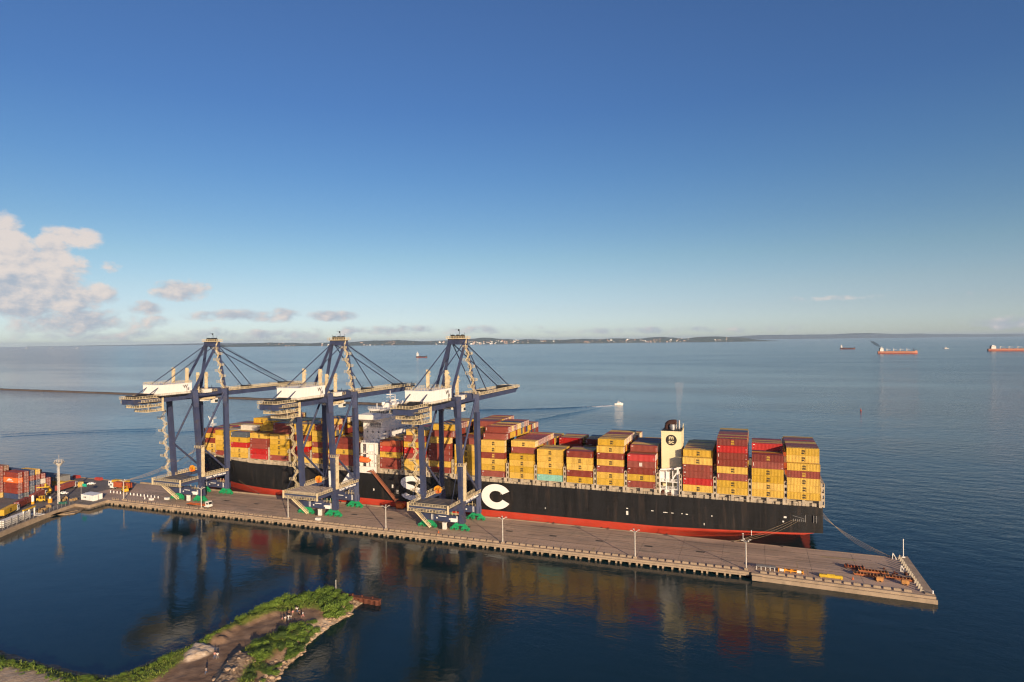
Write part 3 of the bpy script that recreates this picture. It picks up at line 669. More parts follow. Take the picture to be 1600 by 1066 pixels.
# stacks: centre of each bay, then (first row, colours from the bottom tier up); '.' is any colour
BAYS = [('sternmost bay',18.1,0,[(0,'YYYRY'),(1,'YYYRYYY'),(14,'......')]),
 ('second bay from the stern',4.9,0,[(0,'YYYYRM'),(4,'......B'),(10,'.....')]),
 ('third bay from the stern',-8.7,0,[(0,'YYRYRRBM'),(13,'.......')]),
 ('bay just aft of the funnel',-22.5,0,[(0,'YBRRY'),(1,'.....Y'),(12,'.....')]),
 ('first bay ahead of the funnel',-46.1,0,[(0,'RYRRB'),(3,'.....R'),(12,'.....')]),
 ('second bay ahead of the funnel',-59.7,0,[(0,'YYRYRY'),(1,'......Y'),(13,'......')]),
 ('third bay ahead of the funnel',-73.7,0,[(0,'YRYYR'),(5,'....'),(14,'....M')]),
 ('fourth bay ahead of the funnel',-87.8,0,[(0,'TYYYY'),(5,'...'),(14,'....B')]),
 ('fifth bay ahead of the funnel',-101.6,0,[(0,'YYYY'),(1,'....RY'),(13,'.....')]),
 ('sixth bay ahead of the funnel',-116.0,0,[(0,'RYYRYY'),(1,'......R'),(2,'......RR'),(14,'.......')]),
 ('seventh bay ahead of the funnel',-130.2,0,[(0,'YYYYY'),(1,'.....R'),(9,'.......R')]),
 ('eighth bay ahead of the funnel',-144.5,0,[(0,'RYRRRY'),(1,'......R'),(2,'......RY'),(13,'.......')]),
 ('ninth bay ahead of the funnel',-158.5,0,[(0,'YYRBYR'),(1,'......Y'),(12,'......')]),
 ('tenth bay ahead of the funnel',-172.6,0,[(0,'RRYBO'),(12,'....')]),
 ('first bay ahead of the bridge',-201.0,0,[(0,'RRYRM'),(9,'......')]),
 ('second bay ahead of the bridge',-215.0,0,[(0,'YRYRYY'),(1,'......R'),(3,'......RY'),(9,'.......')]),
 ('third bay ahead of the bridge',-229.0,0,[(0,'YRBYR'),(1,'.....YY'),(10,'......')]),
 ('fourth bay ahead of the bridge',-243.4,0,[(0,'RYYYY'),(1,'.....RM'),(12,'......')]),
 ('fifth bay ahead of the bridge',-257.4,0,[(0,'BBRRY'),(3,'.....Y'),(4,'.....YY'),(12,'.....')]),
 ('sixth bay ahead of the bridge',-271.5,0,[(0,'YYBYG'),(3,'.....W'),(7,'......Y')]),
 ('seventh bay ahead of the bridge',-285.6,1,[(0,'RYYYY'),(2,'....W')]),
 ('foremost bay at the bow',-299.6,3,[(0,'YYRYR')])]
BASE, TIER, ROWP, ROW0 = 21.85, 2.88, 2.5, SY-HB+1.45
POOL = 'YYYYYYYYRRRRRMMBNNOGU'
STYLE = {('sternmost bay',0,3):'e', ('second bay from the stern',0,5):'e', ('third bay from the stern',0,7):'e', ('sixth bay ahead of the funnel',0,3):'e', ('first bay ahead of the funnel',0,3):'w'}
hts = {}; cols_ = {}
for bi, (nm, xc, r0, prof) in enumerate(BAYS):
    for r in range(r0, 20-r0):
        spec = [p for p in prof if p[0] <= r-r0][-1]
        hts[bi, r] = len(spec[1])
        for t, ch in enumerate(spec[1]):
            if ch == '.' or r-r0 != spec[0]: ch = rnd.choice(POOL)
            cols_[bi, r, t] = ch
# which show most: near faces, tops, stern-facing ends
def area(bi, r, t):
    nm, xc, r0, prof = BAYS[bi]; y = ROW0+r*ROWP; a_ = 0
    front = hts.get((bi, r-1), 0) <= t
    top = hts[bi, r] == t+1
    nb = hts.get((bi-1, r), 0) if bi > 0 and BAYS[bi-1][1]-xc < 16 else 0
    end = xc < 15 and t >= nb
    if front: a_ += 12*2.8*.93
    if top: a_ += 12*2.4*(.19 if t >= max(hts.get((bi, r-1), 0), hts.get((bi, r-2), 0))-1 else .08)
    if end: a_ += 2.4*2.8*.36*min(1, max(0, (-xc+25)/120))
    hid = not (front or top or end or hts.get((bi, r+1), 0) <= t or (hts.get((bi+1, r), 0) if bi+1 < len(BAYS) else 0) <= t)
    if front and r-r0 > 0: a_ *= .8
    if -300 < xc < -240: a_ *= .8
    return a_, hid, front, end, top
cand = []
for (bi, r, t) in cols_:
    a_, hid, fr, en, tp = area(bi, r, t)
    if not hid: cand.append((a_, bi, r, t, fr, en))
cand.sort(key=lambda q: -q[0])
ORD = ['','first','second','third','fourth','fifth','sixth','seventh','eighth','ninth','tenth','eleventh','twelfth','thirteenth','fourteenth','fifteenth','sixteenth','seventeenth','eighteenth','nineteenth','twentieth']
mass = MB(); MI = list(CC)
for n_, (a_, bi, r, t, fr, en) in enumerate(cand):
    nm, xc, r0, prof = BAYS[bi]; c = cols_[bi, r, t]; y = ROW0+r*ROWP; z = BASE+t*TIER
    if n_ < 262:
        dx = rnd.uniform(-.05, .05)
        row = 'quayside row' if r == r0 else ORD[r-r0+1]+' row in'
        lab = '%s container, %s tier up, %s, %s' % (CNAME[c], ORD[t+1], row, nm)
        container(c, (xc+dx, y+rnd.uniform(-.03,.03), z), 0, lab, 'containers stacked on the ship', near=fr, door=en, style=STYLE.get((nm, r, t)))
    else:
        k = MI.index(c); mass.box(xc-6, xc+6, y-1.2, y+1.2, z, z+2.83, k)
        if en:
            for q in (-.8,-.3,.3,.8): mass.box(xc+6, xc+6.04, y+q-.04, y+q+.04, z+.1, z+2.7, k)
mo = mass.build('shipping_container_stack', [CC[k] for k in MI]); tag(mo, 'remaining containers deep in the stacks and along the far side of the ship', 'container', None, 'stuff')

# deck edge: coamings and lashing bridges
cg = MB(); rv = random.Random(3)
def edge_y(x): return max(0.0, hull_b(x, sheer(x)))
for bi, (nm, xc, r0, prof) in enumerate(BAYS):
    yb = edge_y(xc) - (0 if r0 == 0 else .6)
    zt = sheer(xc)
    for s in (-1, 1):
        y0 = s*(yb-1.9); y1 = s*(yb-.25)
        lo, hi = min(y0, y1), max(y0, y1)
        for k in range(3):                                       # pedestals and boxes under the outer row
            px = xc-6+k*6; cg.box(px-.55+150, px+.55+150, lo, hi, zt-.3, BASE-.02)
        for k in range(5):
            px = xc-5.2+k*2.2+rv.uniform(-.3,.3); hh = rv.uniform(.6, 1.9)
            cg.box(px-.8+150, px+.8+150, lo+.3, hi-rv.uniform(.1,.8), zt-.3, zt+hh)
        cg.box(xc-6.6+150, xc+6.6+150, lo+.25, hi+.0, BASE-.28, BASE-.06)
    yi = yb-2.3
    cg.box(xc-6.3+150, xc+6.3+150, -yi, yi, zt-.3, BASE-.05)
cg.build('hatch_coaming', [LASH], ship)
rl = MB()
for s in (-1, 1):
    pts = [S((x, SY+s*(hull_b(x, sheer(x))-.15), sheer(x)-.3)) for x in range(22, -326, -6)]
    rl = MB(); rl.rail(pts, h=1.2, step=3, t=.09); rl.build('deck_rail', LASH, ship)
gaps = []
for i in range(len(BAYS)-1):
    g0 = BAYS[i][1]-6.2; g1 = BAYS[i+1][1]+6.2
    if g0-g1 < 4: gaps.append(((g0+g1)/2, i))
    else: gaps += [(g0-.9, i), (g1+.9, i+1)]
gaps.append((BAYS[0][1]+7.0, 0))
for gx, i in gaps:
    lb = MB(); yb = min(edge_y(gx), edge_y(gx-3))-.4; top = BASE+TIER*(2.35 if gx > -260 else 2.0)
    if yb < 6: continue
    for s in (-1, 1):
        y0 = s*yb; lo, hi = min(y0, y0-s*1.3), max(y0, y0-s*1.3); z0 = sheer(gx)-.3
        lb.box(gx-.65+150, gx-.40+150, lo, hi, z0, top); lb.box(gx+.40+150, gx+.65+150, lo, hi, z0, top)
        zq = z0
        while zq < top+.1: lb.box(gx-.398+150, gx+.398+150, lo+.004, hi-.004, zq, min(top+.12, zq+.9)); zq += 2.4
        lb.box(gx-.398+150, gx+.398+150, lo+.5, hi-.5, top-.5, top+.1)
    k = -yb+3
    while k < yb-3: lb.box(gx-.2+150, gx+.2+150, k-.15, k+.15, sheer(gx)-.3, top); k += 2.5
    for zq in (BASE+.0, BASE+TIER, top-.1): lb.box(gx-.55+150, gx+.55+150, -yb+1.4, yb-1.4, zq-.12, zq+.12)
    for zq in (BASE+.1, BASE+TIER+.1, top): lb.rail([(gx-.5+150,-yb+1.3,zq),(gx-.5+150,yb-1.3,zq)], h=1.05, step=2.5, t=.07)
    lb.build('lashing_bridge', LASH, ship)
# funnel casing
fx0, fx1, fy0, fy1 = -38.2, -29.7, -HB+6.5, -HB+17.5
a = MB(); a.box(fx0+150, fx1+150, fy0, fy1, 18.8, 45.6); a.box(fx0-.12+150, fx1+.12+150, fy0-.12, fy1+.12, 45.6, 46.1)
a.add([(fx1+150-.02,fy1-5,46.0),(fx1+150-.02,fy1,46.0),(fx1+150-.02,fy1,48.2),(fx1+150-.32,fy1-5,46.0),(fx1+150-.32,fy1,46.0),(fx1+150-.32,fy1,48.2)],[(0,1,2),(5,4,3),(0,2,5,3),(1,4,5,2)])
fn = a.build('funnel', FUNNEL, ship)
def child_of(o, par): o.parent = par; return o
a = MB(); a.box(fx0+.2+150, fx1-.2+150, fy0+.2, fy1-.2, 46.1, 46.35); a.build('funnel_top', DARK, fn)
a = MB(); a.tube((-31.9+150-1.8,fy0+3.4,46.2),(-31.9+150-1.8,fy0+3.4,48.7),1.15,16); a.build('exhaust_pipe', SILVER, fn, smooth=False)
a = MB(); c0 = Vector((-36.3+150, fy0+5, 46.2)); prev = c0
for i in range(1, 9):
    t = i/8*math.pi/2; p = Vector((-36.3+150+2.6*(1-math.cos(t)), fy0+5, 46.2+1.7+1.6*math.sin(t))); a.tube(prev, p, 1.1, 12); prev = p
a.tube(prev, prev+Vector((1.5,0,0)), 1.15, 12); a.build('exhaust_hood', mat('burnt_hood',(.055,.025,.02),.8,var=.3), fn)
a = MB(); a.tube((-30.6+150-.7,fy0+6.5,46.2),(-30.6+150-.7,fy0+6.5,50.2),.55,10); a.tube((-31.8+150-.7,fy0+6.9,46.2),(-31.8+150-.7,fy0+6.9,49.4),.45,10); a.tube((-34.5+150,fy0+8,46.2),(-34.5+150,fy0+8,48.5),.7,10); a.build('exhaust_pipe', SILVER, fn)
ec = ((fx0+fx1)/2+150, fy0-.03, 42.2)
a = MB(); a.tube((ec[0],fy0-.06,ec[2]),(ec[0],fy0+.02,ec[2]),2.35,36); em = a.build('emblem', INK, fn)
text_obj('m\nsc', 2.6, 'letter', FUNNEL, em, (ec[0], fy0-.09, ec[2]+.2), FACE_Y, depth=.03, bold=.045, sx=1.12)
a = MB(); a.rail([(fx0+150,fy0,46.1),(fx1+150,fy0,46.1),(fx1+150,fy1,46.1)], h=1.0, step=1.5, t=.07); a.build('railing', DARK, fn)
# equipment at the foot of the funnel
a = MB(); b0 = -HB+.6
a.box(fx0+150+.0, fx0+3.9+150, b0+1.2, b0+5.2, 25.2, 29.2); a.box(fx0+150, fx1+150, b0+.4, b0+5.8, 24.9, 25.2); a.box(fx0-.6+150, fx1+.4+150, b0+.4, b0+5.8, 21.8, 22.05)
a.box(fx0+150, fx1+150-1, b0+2, b0+5.8, 19.1, 21.8)
for x in (fx0, fx0+2.7, fx0+5.4, fx1-.4):
    a.box(x-.18+150, x+.18+150, b0+.5, b0+.9, 19.1, 29.8)
a.bar((fx0+4.5+150,b0+1,25),(fx0+7.6+150,b0+1,30),.5); a.bar((fx0+7.5+150,b0+1,22),(fx0+7.5+150,b0+1,31.5),.8); a.bar((fx0+6+150,b0+1,30.6),(fx0+9.4+150,b0+1,31.6),.7)
a.bar((fx0+150,b0+1.5,30),(fx1+150-1,b0+3,30.6),.5,.5); a.rail([(fx0+150,b0+.5,22.05),(fx1+150,b0+.5,22.05)],1.1,1.2,.1); a.rail([(fx0+150,b0+.5,25.2),(fx1+150,b0+.5,25.2)],1.1,1.2,.1)
a.build('engine_room_hatch', SHIPW, ship)
a = MB(); a.tube((fx0+1+150,b0+1,19.4),(fx0+1+150,b0+2.5,20.6),.8,10); a.build('winch', RUST, ship); a = MB(); a.box(fx0+3.2+150,fx0+4.6+150,b0+.9,b0+1.5,19.3,20.4); a.build('winch', RUST, ship)
# bridge house
bx0, bx1 = -193.0, -181.2
hs = MB(); hs.box(bx0+150, bx1+150, -19, 19, 19, 46.4)
hs.box(bx0-.9+150, bx1+1.3+150, -HB-.3, HB+.3, 46.4, 46.9)
hs.add([(bx0+2+150,-HB-.3,46.9),(bx1-1+150,-HB-.3,46.9),(bx1-1+150,-19,46.9),(bx0+2+150,-19,46.9),(bx0+2+150,-HB-.3,48.9),(bx1-1+150,-HB-.3,48.9),(bx1-1+150,-19,49.2),(bx0+2+150,-19,49.2)],[(0,1,5,4),(4,5,6,7),(3,0,4,7),(1,2,6,5)])
hs.add([(bx0+1+150,-HB-.3,46.4),(bx1-1+150,-HB-.3,46.4),(bx1-1+150,-18.9,43.6),(bx0+1+150,-18.9,43.6),(bx0+1+150,-18.9,46.4),(bx1-1+150,-18.9,46.4)],[(0,1,2,3),(0,3,4),(1,5,2)])
hs.box(bx0+1.2+150, bx1-.6+150, -15, 15, 46.9, 50.4); hs.box(bx0+.6+150, bx1+.2+150, -15.6, 15.6, 50.4, 50.8); hs.box(bx0+3+150,bx1-3+150,-6,6,50.8,53)
bh = hs.build('bridge_house', SHIPW, ship)
a = MB(); a.box(bx0+1.16+150, bx1-.56+150, -15.04, 15.04, 48.4, 49.7); wi = a.build('window_band', GLASS, bh)
a = MB()
for i in range(9): a.box(bx0+1.1+150+i*1.17, bx0+1.35+150+i*1.17, -15.07, -14.9, 48.4, 49.7)
for i in range(25): a.box(bx1-.66+150, bx1-.52+150, -15+i*1.22, -14.75+i*1.22, 48.4, 49.7)
a.build('window_post', SHIPW, wi)
a = MB(); a.box(bx0+4+150, bx1-.9+150, -19.05, -18.9, 41.4, 45.4); a.build('balcony_shade_panel', GREY, bh)  # flat panel, its grey stands for the shade inside the balcony recess
a = MB()
for i in range(5): a.box(bx0+4.3+150+i*1.3, bx0+4.5+150+i*1.3, -19.12, -19, 41.4, 45.4)
a.rail([(bx0+4+150,-19.1,41.4),(bx1-.9+150,-19.1,41.4)],1.1,.8,.1); a.rail([(bx0+1+150,-19.3,36.4),(bx1+150,-19.3,36.4)],1.1,1.2,.08); a.rail([(bx0+1+150,-19.3,31.5),(bx1+150,-19.3,31.5)],1.1,1.2,.08)
a.box(bx0+150,bx1+150,-19.6,-19,36.2,36.4); a.box(bx0+150,bx1+150,-19.6,-19,31.3,31.5)
a.rail([(bx0-.8+150,-HB-.2,46.9),(bx1+1.2+150,-HB-.2,46.9),(bx1+1.2+150,HB,46.9)],1.15,1.4,.09); a.rail([(bx0+.7+150,-15.5,50.8),(bx1+.1+150,-15.5,50.8),(bx1+.1+150,15.5,50.8)],1.1,1.4,.09)
a.build('railing', SHIPW, bh)
a = MB()
for zz2 in (22.6,25.8,29,32.2,35.4,38.6):
    for i in range(10): a.box(bx1-.02+150, bx1+.05+150, -16.5+i*3.5, -15.6+i*3.5, zz2, zz2+.9)
    if zz2 < 41:
        for i in range(3): a.box(bx0+2.2+150+i*3.4, bx0+3.0+150+i*3.4, -19.05, -18.95, zz2+.1, zz2+.95)
a.build('porthole', GLASS, bh)
ms = MB(); mx = -187+150
for yy2, h_ in ((-2,59.5),(3,57)):
    ms.bar((mx,yy2,50.8),(mx,yy2,h_),.55,.55,w2=.2,h2=.2)
    for q in (54,56,57.4):
        if q < h_-1: ms.bar((mx-1.6,yy2-1.4,q),(mx+1.6,yy2+1.4,q),.25); ms.bar((mx-1.2,yy2+1.2,q+.3),(mx+1.2,yy2-1.2,q+.3),.2)
    ms.bar((mx-1.5,yy2,50.8),(mx,yy2,55),.25); ms.bar((mx+1.5,yy2,50.8),(mx,yy2,55),.25)
ms.tube((mx,-9,50.8),(mx,-9,52.3),.5,10); ms.tube((mx,-9,52.3),(mx,-9,53.9),.95,12); ms.tube((mx+2,7,50.8),(mx+2,7,53.2),.8,12); ms.tube((mx-2,-12,50.8),(mx-2,-12,53.5),.2,6); ms.box(mx-1,mx+1,5,8,50.8,52)
ms.build('radar_mast', SHIPW, bh)
# accommodation block and white bulwark by the bridge, lifeboat on its davit
a = MB(); ab = -HB+.5
a.box(-191+150, -181.6+150, ab+1.0, -19, 33.6, 34.2)
for x in (-190.6,-187.2,-182.2): a.box(x-.5+150, x+.5+150, ab+.9, ab+1.7, 19, 33.6)
for z in (24,28.6): a.box(-191+150,-181.6+150, ab+.9, -19, z-.2, z+.2)
a.box(-186.6+150,-181.8+150,ab+1.9,-19,19,33.6); a.box(-192.4+150,-180.8+150,-HB-.06,-HB+.5,18.9,22.2)
for z in (24.2,28.8,34.2): a.rail([(-191+150,ab+1.0,z),(-181.6+150,ab+1.0,z)],1.1,1.1,.1)
a.bar((-191+150,ab+.5,22.2),(-191+150,ab-.6,27.5),.4); a.bar((-184.6+150,ab+.5,22.2),(-184.6+150,ab-.6,27.5),.4)
a.build('boat_deck', SHIPW, ship)
lb = MB(); n = 12; ring = []
for i in range(11):
    t = i/10; r = 1.5*math.sqrt(max(.02, 1-abs(2*t-1)**3.2)); ring.append([(-192+150+8*t, ab-.4+r*math.cos(2*math.pi*j/n), 25.6+r*math.sin(2*math.pi*j/n)*.95) for j in range(n)])
lb.add([p for r in ring for p in r], [(i*n+j, (i+1)*n+j, (i+1)*n+(j+1) % n, i*n+(j+1) % n) for i in range(10) for j in range(n)]+[tuple(range(n-1,-1,-1)), tuple(range(10*n, 11*n))])
lb.box(-190.6+150,-189+150,ab-1.0,ab+.2,26.8,27.4)
tag(lb.build('lifeboat', mat('lifeboat_orange',(.85,.17,.04),.45), None, (-150,SY,0), smooth=True), 'orange enclosed lifeboat hanging below the white bridge house', 'lifeboat')
# forecastle
fc = MB(); zf = sheer(-320)-.3
fc.bar((-318+150,0,zf),(-318+150,0,41.5),.9,.9,w2=.5,h2=.5); fc.bar((-320+150,0,zf),(-318+150,0,34),.4)
for z in (30,35,39): fc.box(-319.4+150,-316.6+150,-1.4,1.4,z-.1,z+.1); fc.rail([(-319.4+150,-1.4,z+.1),(-316.6+150,-1.4,z+.1),(-316.6+150,1.4,z+.1)],1.1,1.2,.12)
fc.bar((-318+150,0,38.5),(-316+150,-1.5,43.5),.35); fc.bar((-319+150,0,36),(-319.5+150,-2,41),.3)
fc.build('foremast', SHIPW, ship)
fc = MB(); fc.box(-310+150,-306+150,-5,5,zf,zf+2.4); fc.box(-326+150,-312+150,-.25,.25,zf,zf+.9)
for y in (-6,-3,3,6): fc.tube((-314+150,y-1,zf+1),(-314+150,y+1,zf+1),.9,10)
for y in (-7,7): fc.bar((-322+150,y*.5,zf),(-322+150,y*.5,zf+1.2),.6)
fc.box(-306.3+150,-305.9+150,-14,14,zf,zf+6.5); fc.build('windlass', LASH, ship)

# accommodation ladder slung down the ship's side, and its landing on the quay
a = MB(); a.bar((-182.4,272.2,20.4),(-169.2,271.6,7.6),1.5,.35); a.bar((-182.4,271.6,21.3),(-169.2,271.0,8.5),.14); a.bar((-182.4,272.9,21.3),(-169.2,272.3,8.5),.14)
for i in range(12):
    t = i/11; p = Vector((-182.4,271.6,20.4)).lerp(Vector((-169.2,271.0,7.6)), t); a.bar(p, p+Vector((0,0,.95)), .09)
a.box(-184.6,-182.2,271.5,274,20.0,20.4); a.box(-169.4,-167.2,270.9,272.6,7.2,7.5); a.bar((-169,271.6,7.3),(-166.3,271.4,ZQ+.2),1.1,.25)
tag(a.build('gangway', mat('gangway_brown',(.34,.13,.07),.6)), "long brown gangway sloping down the ship's black side beside the big letter", 'gangway')
a = MB(); a.box(-1.8,1.8,-1.0,1.0,.35,2.5); a.tube((-1.1,-1,.4),(-1.1,1,.4),.4,8); a.tube((1.1,-1,.4),(1.1,1,.4),.4,8); a.box(-2.2,2.2,-1.2,1.2,2.5,2.7)
tag(a.build('gangway_carriage', ORANGE, None, (-164.6,269.6,ZQ)), 'small orange wheeled carriage at the foot of the gangway', 'carriage')

# mooring lines
def line(p, q, sag, r, label, group):
    a = MB(); p = Vector(p); q = Vector(q); prev = p; n = 14
    for i in range(1, n+1):
        t = i/n; c = p.lerp(q, t); c.z -= sag*4*t*(1-t); a.tube(prev, c, r, 5, cap=False); prev = c
    tag(a.build('mooring_line', ROPE), label, 'rope', group)
for k in range(4): line((24.2+.3*k, SY-23+k*3.2, 15.4), (47.6+.2*k, 269.6+.25*k, ZQ+.5), 1.0+1.1*k, .042, 'mooring rope from the stern of the ship to the quay head', 'stern mooring ropes')
for k in range(3): line((14+k*1.2, SY-HB+.1, 13.6), (-8.0-k*.8, 269.3, ZQ+.5), .6+.8*k, .038, 'mooring rope running back from the stern port to the quay edge', 'mooring ropes at the stern port')
for k in range(3): line((-323-k, SY-4-k, 21.4), (-356.0-k*.5, 268.2, ZQ+.5), 2+1.2*k, .075, 'mooring rope from the bow of the ship to the shore end of the quay', 'bow mooring ropes')
line((-318, SY-8, 20.5), (-254, 270.2, ZQ+.5), 1.6, .06, "single mooring rope from the ship's bow back to the quay edge", None)
line((-317, SY-9, 20.5), (-352, 267.9, ZQ+.5), 4.5, .05, 'thin lowest mooring rope from the bow to the shore', None)
bo = MB(); bo.tube((0,0,0),(0,0,.55),.22,8); bo.tube((0,0,.55),(0,0,.8),.34,8); bom = bo.mesh('bollard'); bom.materials.append(DARK)
for x in (47.8,48.6,-8.4,-356.2,-357,-352,-254,10,-35,-60,-85,-110,-140,-170,-200,-230,-290):
    o = bpy.data.objects.new('bollard', bom); col.objects.link(o); o.location = (x, 269.7 if x > -345 else 267.9, ZQ+.0); tag(o, 'small dark mooring bollard on the seaward edge of the quay', 'bollard', 'mooring bollards')

# ------------------------------------------------------------------ ship-to-shore cranes (own origin: middle of the gauge, on the deck)
LX, YL, YS = 9.4, -8.2, 8.9; YLT, YST = -12.2, 8.1                     # half leg spacing, landside and seaside rails
def build_crane():
    C = empty('gantry_crane')
    for sy, y in ((0, YL), (1, YS)):
        for s in (-1, 1):
            a = MB(); x = s*LX
            yt = y+(-4.0 if sy == 0 else -.8); ym_ = y+(yt-y)*.2; yu = y+(yt-y)*.84
            a.bar((x*.99,y,3.2),(x,ym_,14),2.3,2.5,w2=2.0,h2=2.2); a.bar((x,ym_,14),(x*.985,yu,50),2.0,2.2,w2=1.9,h2=2.4); a.bar((x*.985,yu,50),(x*.955,yt,58.8),1.9,2.4,w2=2.9,h2=2.9)
            leg = a.build('leg', BLUE, C)
            # bogie
            bg_ = MB(); cx = s*8.0
            bg_.box(cx-2.9,cx+2.9,y-.45,y+.45,1.9,2.3)
            bg_.add([(cx-3.0,y-.7,2.1),(cx+3.0,y-.7,2.1),(cx+3.0,y+.7,2.1),(cx-3.0,y+.7,2.1),(cx-1.6,y-.7,3.3),(cx+1.6,y-.7,3.3),(cx+1.6,y+.7,3.3),(cx-1.6,y+.7,3.3)],[(4,5,6,7),(0,1,5,4),(1,2,6,5),(2,3,7,6),(3,0,4,7)])
            for q in (-2.45, 2.45): bg_.add([(cx+q-1.7,y-.85,1.0),(cx+q+1.7,y-.85,1.0),(cx+q+.5,y-.85,2.1),(cx+q-.5,y-.85,2.1),(cx+q-1.7,y+.85,1.0),(cx+q+1.7,y+.85,1.0),(cx+q+.5,y+.85,2.1),(cx+q-.5,y+.85,2.1)],[(0,1,2,3),(7,6,5,4),(0,3,7,4),(3,2,6,7),(2,1,5,6)])
            bo_ = bg_.build('bogie', GREEN, C)
            for q in (-3.95, -1.4, 1.4, 3.95):
                wh = MB(); wh.tube((cx+q,y-.62,.62),(cx+q,y+.62,.62),.68,14); wh.tube((cx+q,y-.7,.62),(cx+q,y+.7,.62),.3,8,mi=1); wh.build('wheel', [GREEN, DARK], bo_)
    # sill beams over the bogies
    for y, nm in ((YL,0),(YS,1)):
        a = MB(); a.box(-LX-1.1+.05, LX+1.1-.05, y-.95, y+.95, 3.32, 6.3); a.box(-3, 3, y-1.05, y+1.05, 3.4, 7.3)
        sb = a.build('sill_beam', BLUE, C)
        for q_ in [(-1.9,1.9,-1.10,-1.04,5.45,5.75)]+[(x-.1,x+.1,-1.04,-.93,3.7,6.2) for x in (-5.4,-4.8,6.9,7.4)]+[(x-.35,x+.35,-1.12,-1.0,4.4,5.0) for x in (-2.7,3.6)]+([(4.1,6.8,-1.3,-1.0,3.6,5.2)] if nm == 0 else []):
            a = MB(); a.box(q_[0],q_[1],y+q_[2],y+q_[3],q_[4],q_[5]); a.build('sign_plate', PANELW, sb)
        a = MB()
        for x in (-6,-4,-1,1,4,6): a.tube((x,y+.4,6.3),(x,y+.4,8.2),.12,6)
        a.rail([(-LX,y-.9,6.3),(-3.2,y-.9,6.3)],1.1,1.5,.08); a.rail([(3.2,y-.9,6.3),(LX-1.2,y-.9,6.3)],1.1,1.5,.08); a.build('railing', CREAM, sb)
    a = MB(); a.box(.4,2.1,YL-1.9,YL-.9,.1,2.9); a.box(.3,2.2,YL-2.0,YL-.8,2.9,3.1); a.tube((1.3,YL-1.9,2.2),(1.3,YL-2.0,2.2),.5,12); a.build('control_cabinet', OFFWHITE, C)
    a = MB(); a.box(-1.4,-.4,YL-1.7,YL-.96,.1,2.6); a.build('control_cabinet', DARK, C)
    # portal beams along both sides, with walkway
    for s in (-1, 1):
        a = MB(); x = s*LX
        a.box(x-.75,x+.75,YL+1.1,YS-1.1,11.0,13.2); a.box(x-.6,x+.6,-20.6,YL-1.1,11.2,12.3)
        pb = a.build('portal_beam', BLUE, C)
        a = MB(); a.box(x-1.7,x+1.7,YL-1.3,YS-1.2,13.2,13.3)
        for q in (-1.6, 1.6): a.rail([(x+q,YL-1.3,13.3),(x+q,YS-1.2,13.3)],1.15,1.5,.15,kick=True)
        a.build('railing', CREAM, pb)
        if s > 0:
            a = MB(); a.box(x+.76,x+.80,-6.3,6.6,11.25,12.95); lp = a.build('name_board', BLUE, pb)
            text_obj('TECON', 1.25, 'lettering', PANELW, lp, (x+.83,-4.55,12.1), FACE_X, .02, .05, sx=.95)
            text_obj('W', 1.5, 'lettering', PANELW, lp, (x+.83,-.5,12.1), FACE_X, .02, .08, sx=1.6)
            text_obj('Wilson Sons', 1.3, 'lettering', PANELW, lp, (x+.83,3.9,12.1), FACE_X, .02, .06, sx=.85)
    # hatch cover platform on the landside
    a = MB(); x0, x1, y0, y1 = -10.4, 9.2, -20.8, -6.5
    a.box(x0,x1,y0,y1,12.3,12.6); pf = a.build('platform', PLATE, C)
    a = MB()
    for i in range(5): yy = y0+.4+i*(y1-y0-.8)/4; a.box(x0+.1,x1-.1,yy-.2,yy+.2,11.3,12.3)
    a.box(x0+.1,x0+.4,y0+.1,y1-.1,11.2,12.29); a.box(x1-.4,x1-.1,y0+.1,y1-.1,11.2,12.29); a.box(x0,x1,y0-.02,y0+.12,11.0,12.29)
    a.build('platform_beam', BLUE, pf)
    a = MB(); a.rail([(x0,y0,12.6),(x1,y0,12.6)],1.2,1.3,.135,kick=True); a.rail([(x0,y0,12.6),(x0,y1,12.6)],1.2,1.3,.135,kick=True); a.rail([(x1,y0,12.6),(x1,YL-1.6,12.6)],1.2,1.3,.135,kick=True)
    a.rail([(x0,y0-.5,10.6),(x1,y0-.5,10.6)],1.1,1.5,.15); a.box(x0,x1,y0-1.0,y0-.05,10.5,10.62)
    for xx in (x0-.1, x1-.5): a.box(xx,xx+.6,y0-.9,y0-.3,10.3,14.0)
    a.build('railing', CREAM, pf)
    a = MB()
    for k in range(4): a.bar((x0+2+k*4.5,y0+1.2,12.62),(x0+5+k*4.0,y1-1.2,12.62),.5,.04)
    a.build('platform_marking', mat('platform_scrape',(.2,.17,.15),.8), pf)
    # braces
    for s in (-1, 1):
        x = s*(LX-.1); a = MB()
        a.tube((x,YST-.6,57.0),(x,-9.0,30.6),.5,10); a.build('brace', BLUE, C)
        a = MB(); a.tube((x,-8.9,29.4),(x,YS-.9,14.2),.5,10); a.build('brace', BLUE, C)
        a = MB(); a.tube((x*.96,YLT+1.3,56.0),(x*.96,YST-1.2,56.0),.42,10); a.build('brace', BLUE, C)
    # thin tie rods down to the platform
    a = MB(); a.tube((-9.4,-10.2,26),(x0+.3,y0+.6,12.6),.1,6); a.build('tie_rod', BLUE_LIGHT, C); a = MB(); a.tube((LX,-10.6,34),(x1-.3,y0+2.5,12.6),.12,6); a.build('tie_rod', BLUE_LIGHT, C)
    # upper cross beams
    for y in (YLT, YST):
        a = MB(); a.box(-LX-.2,LX+.2,y-1.25,y+1.25,55.0,58.6) if y > 0 else a.box(-LX-.2,LX+.2,y-1.1,y+1.1,54.6,57.0)
        a.build('cross_beam', BLUE, C)
    # main girder: backreach, centre, boom
    gz0, gz1 = 53.9, 56.6
    a = MB()
    for s in (-1, 1):
        a.box(s*3.3-.75,s*3.3+.75,-42.5,YS+4,gz0,gz1)
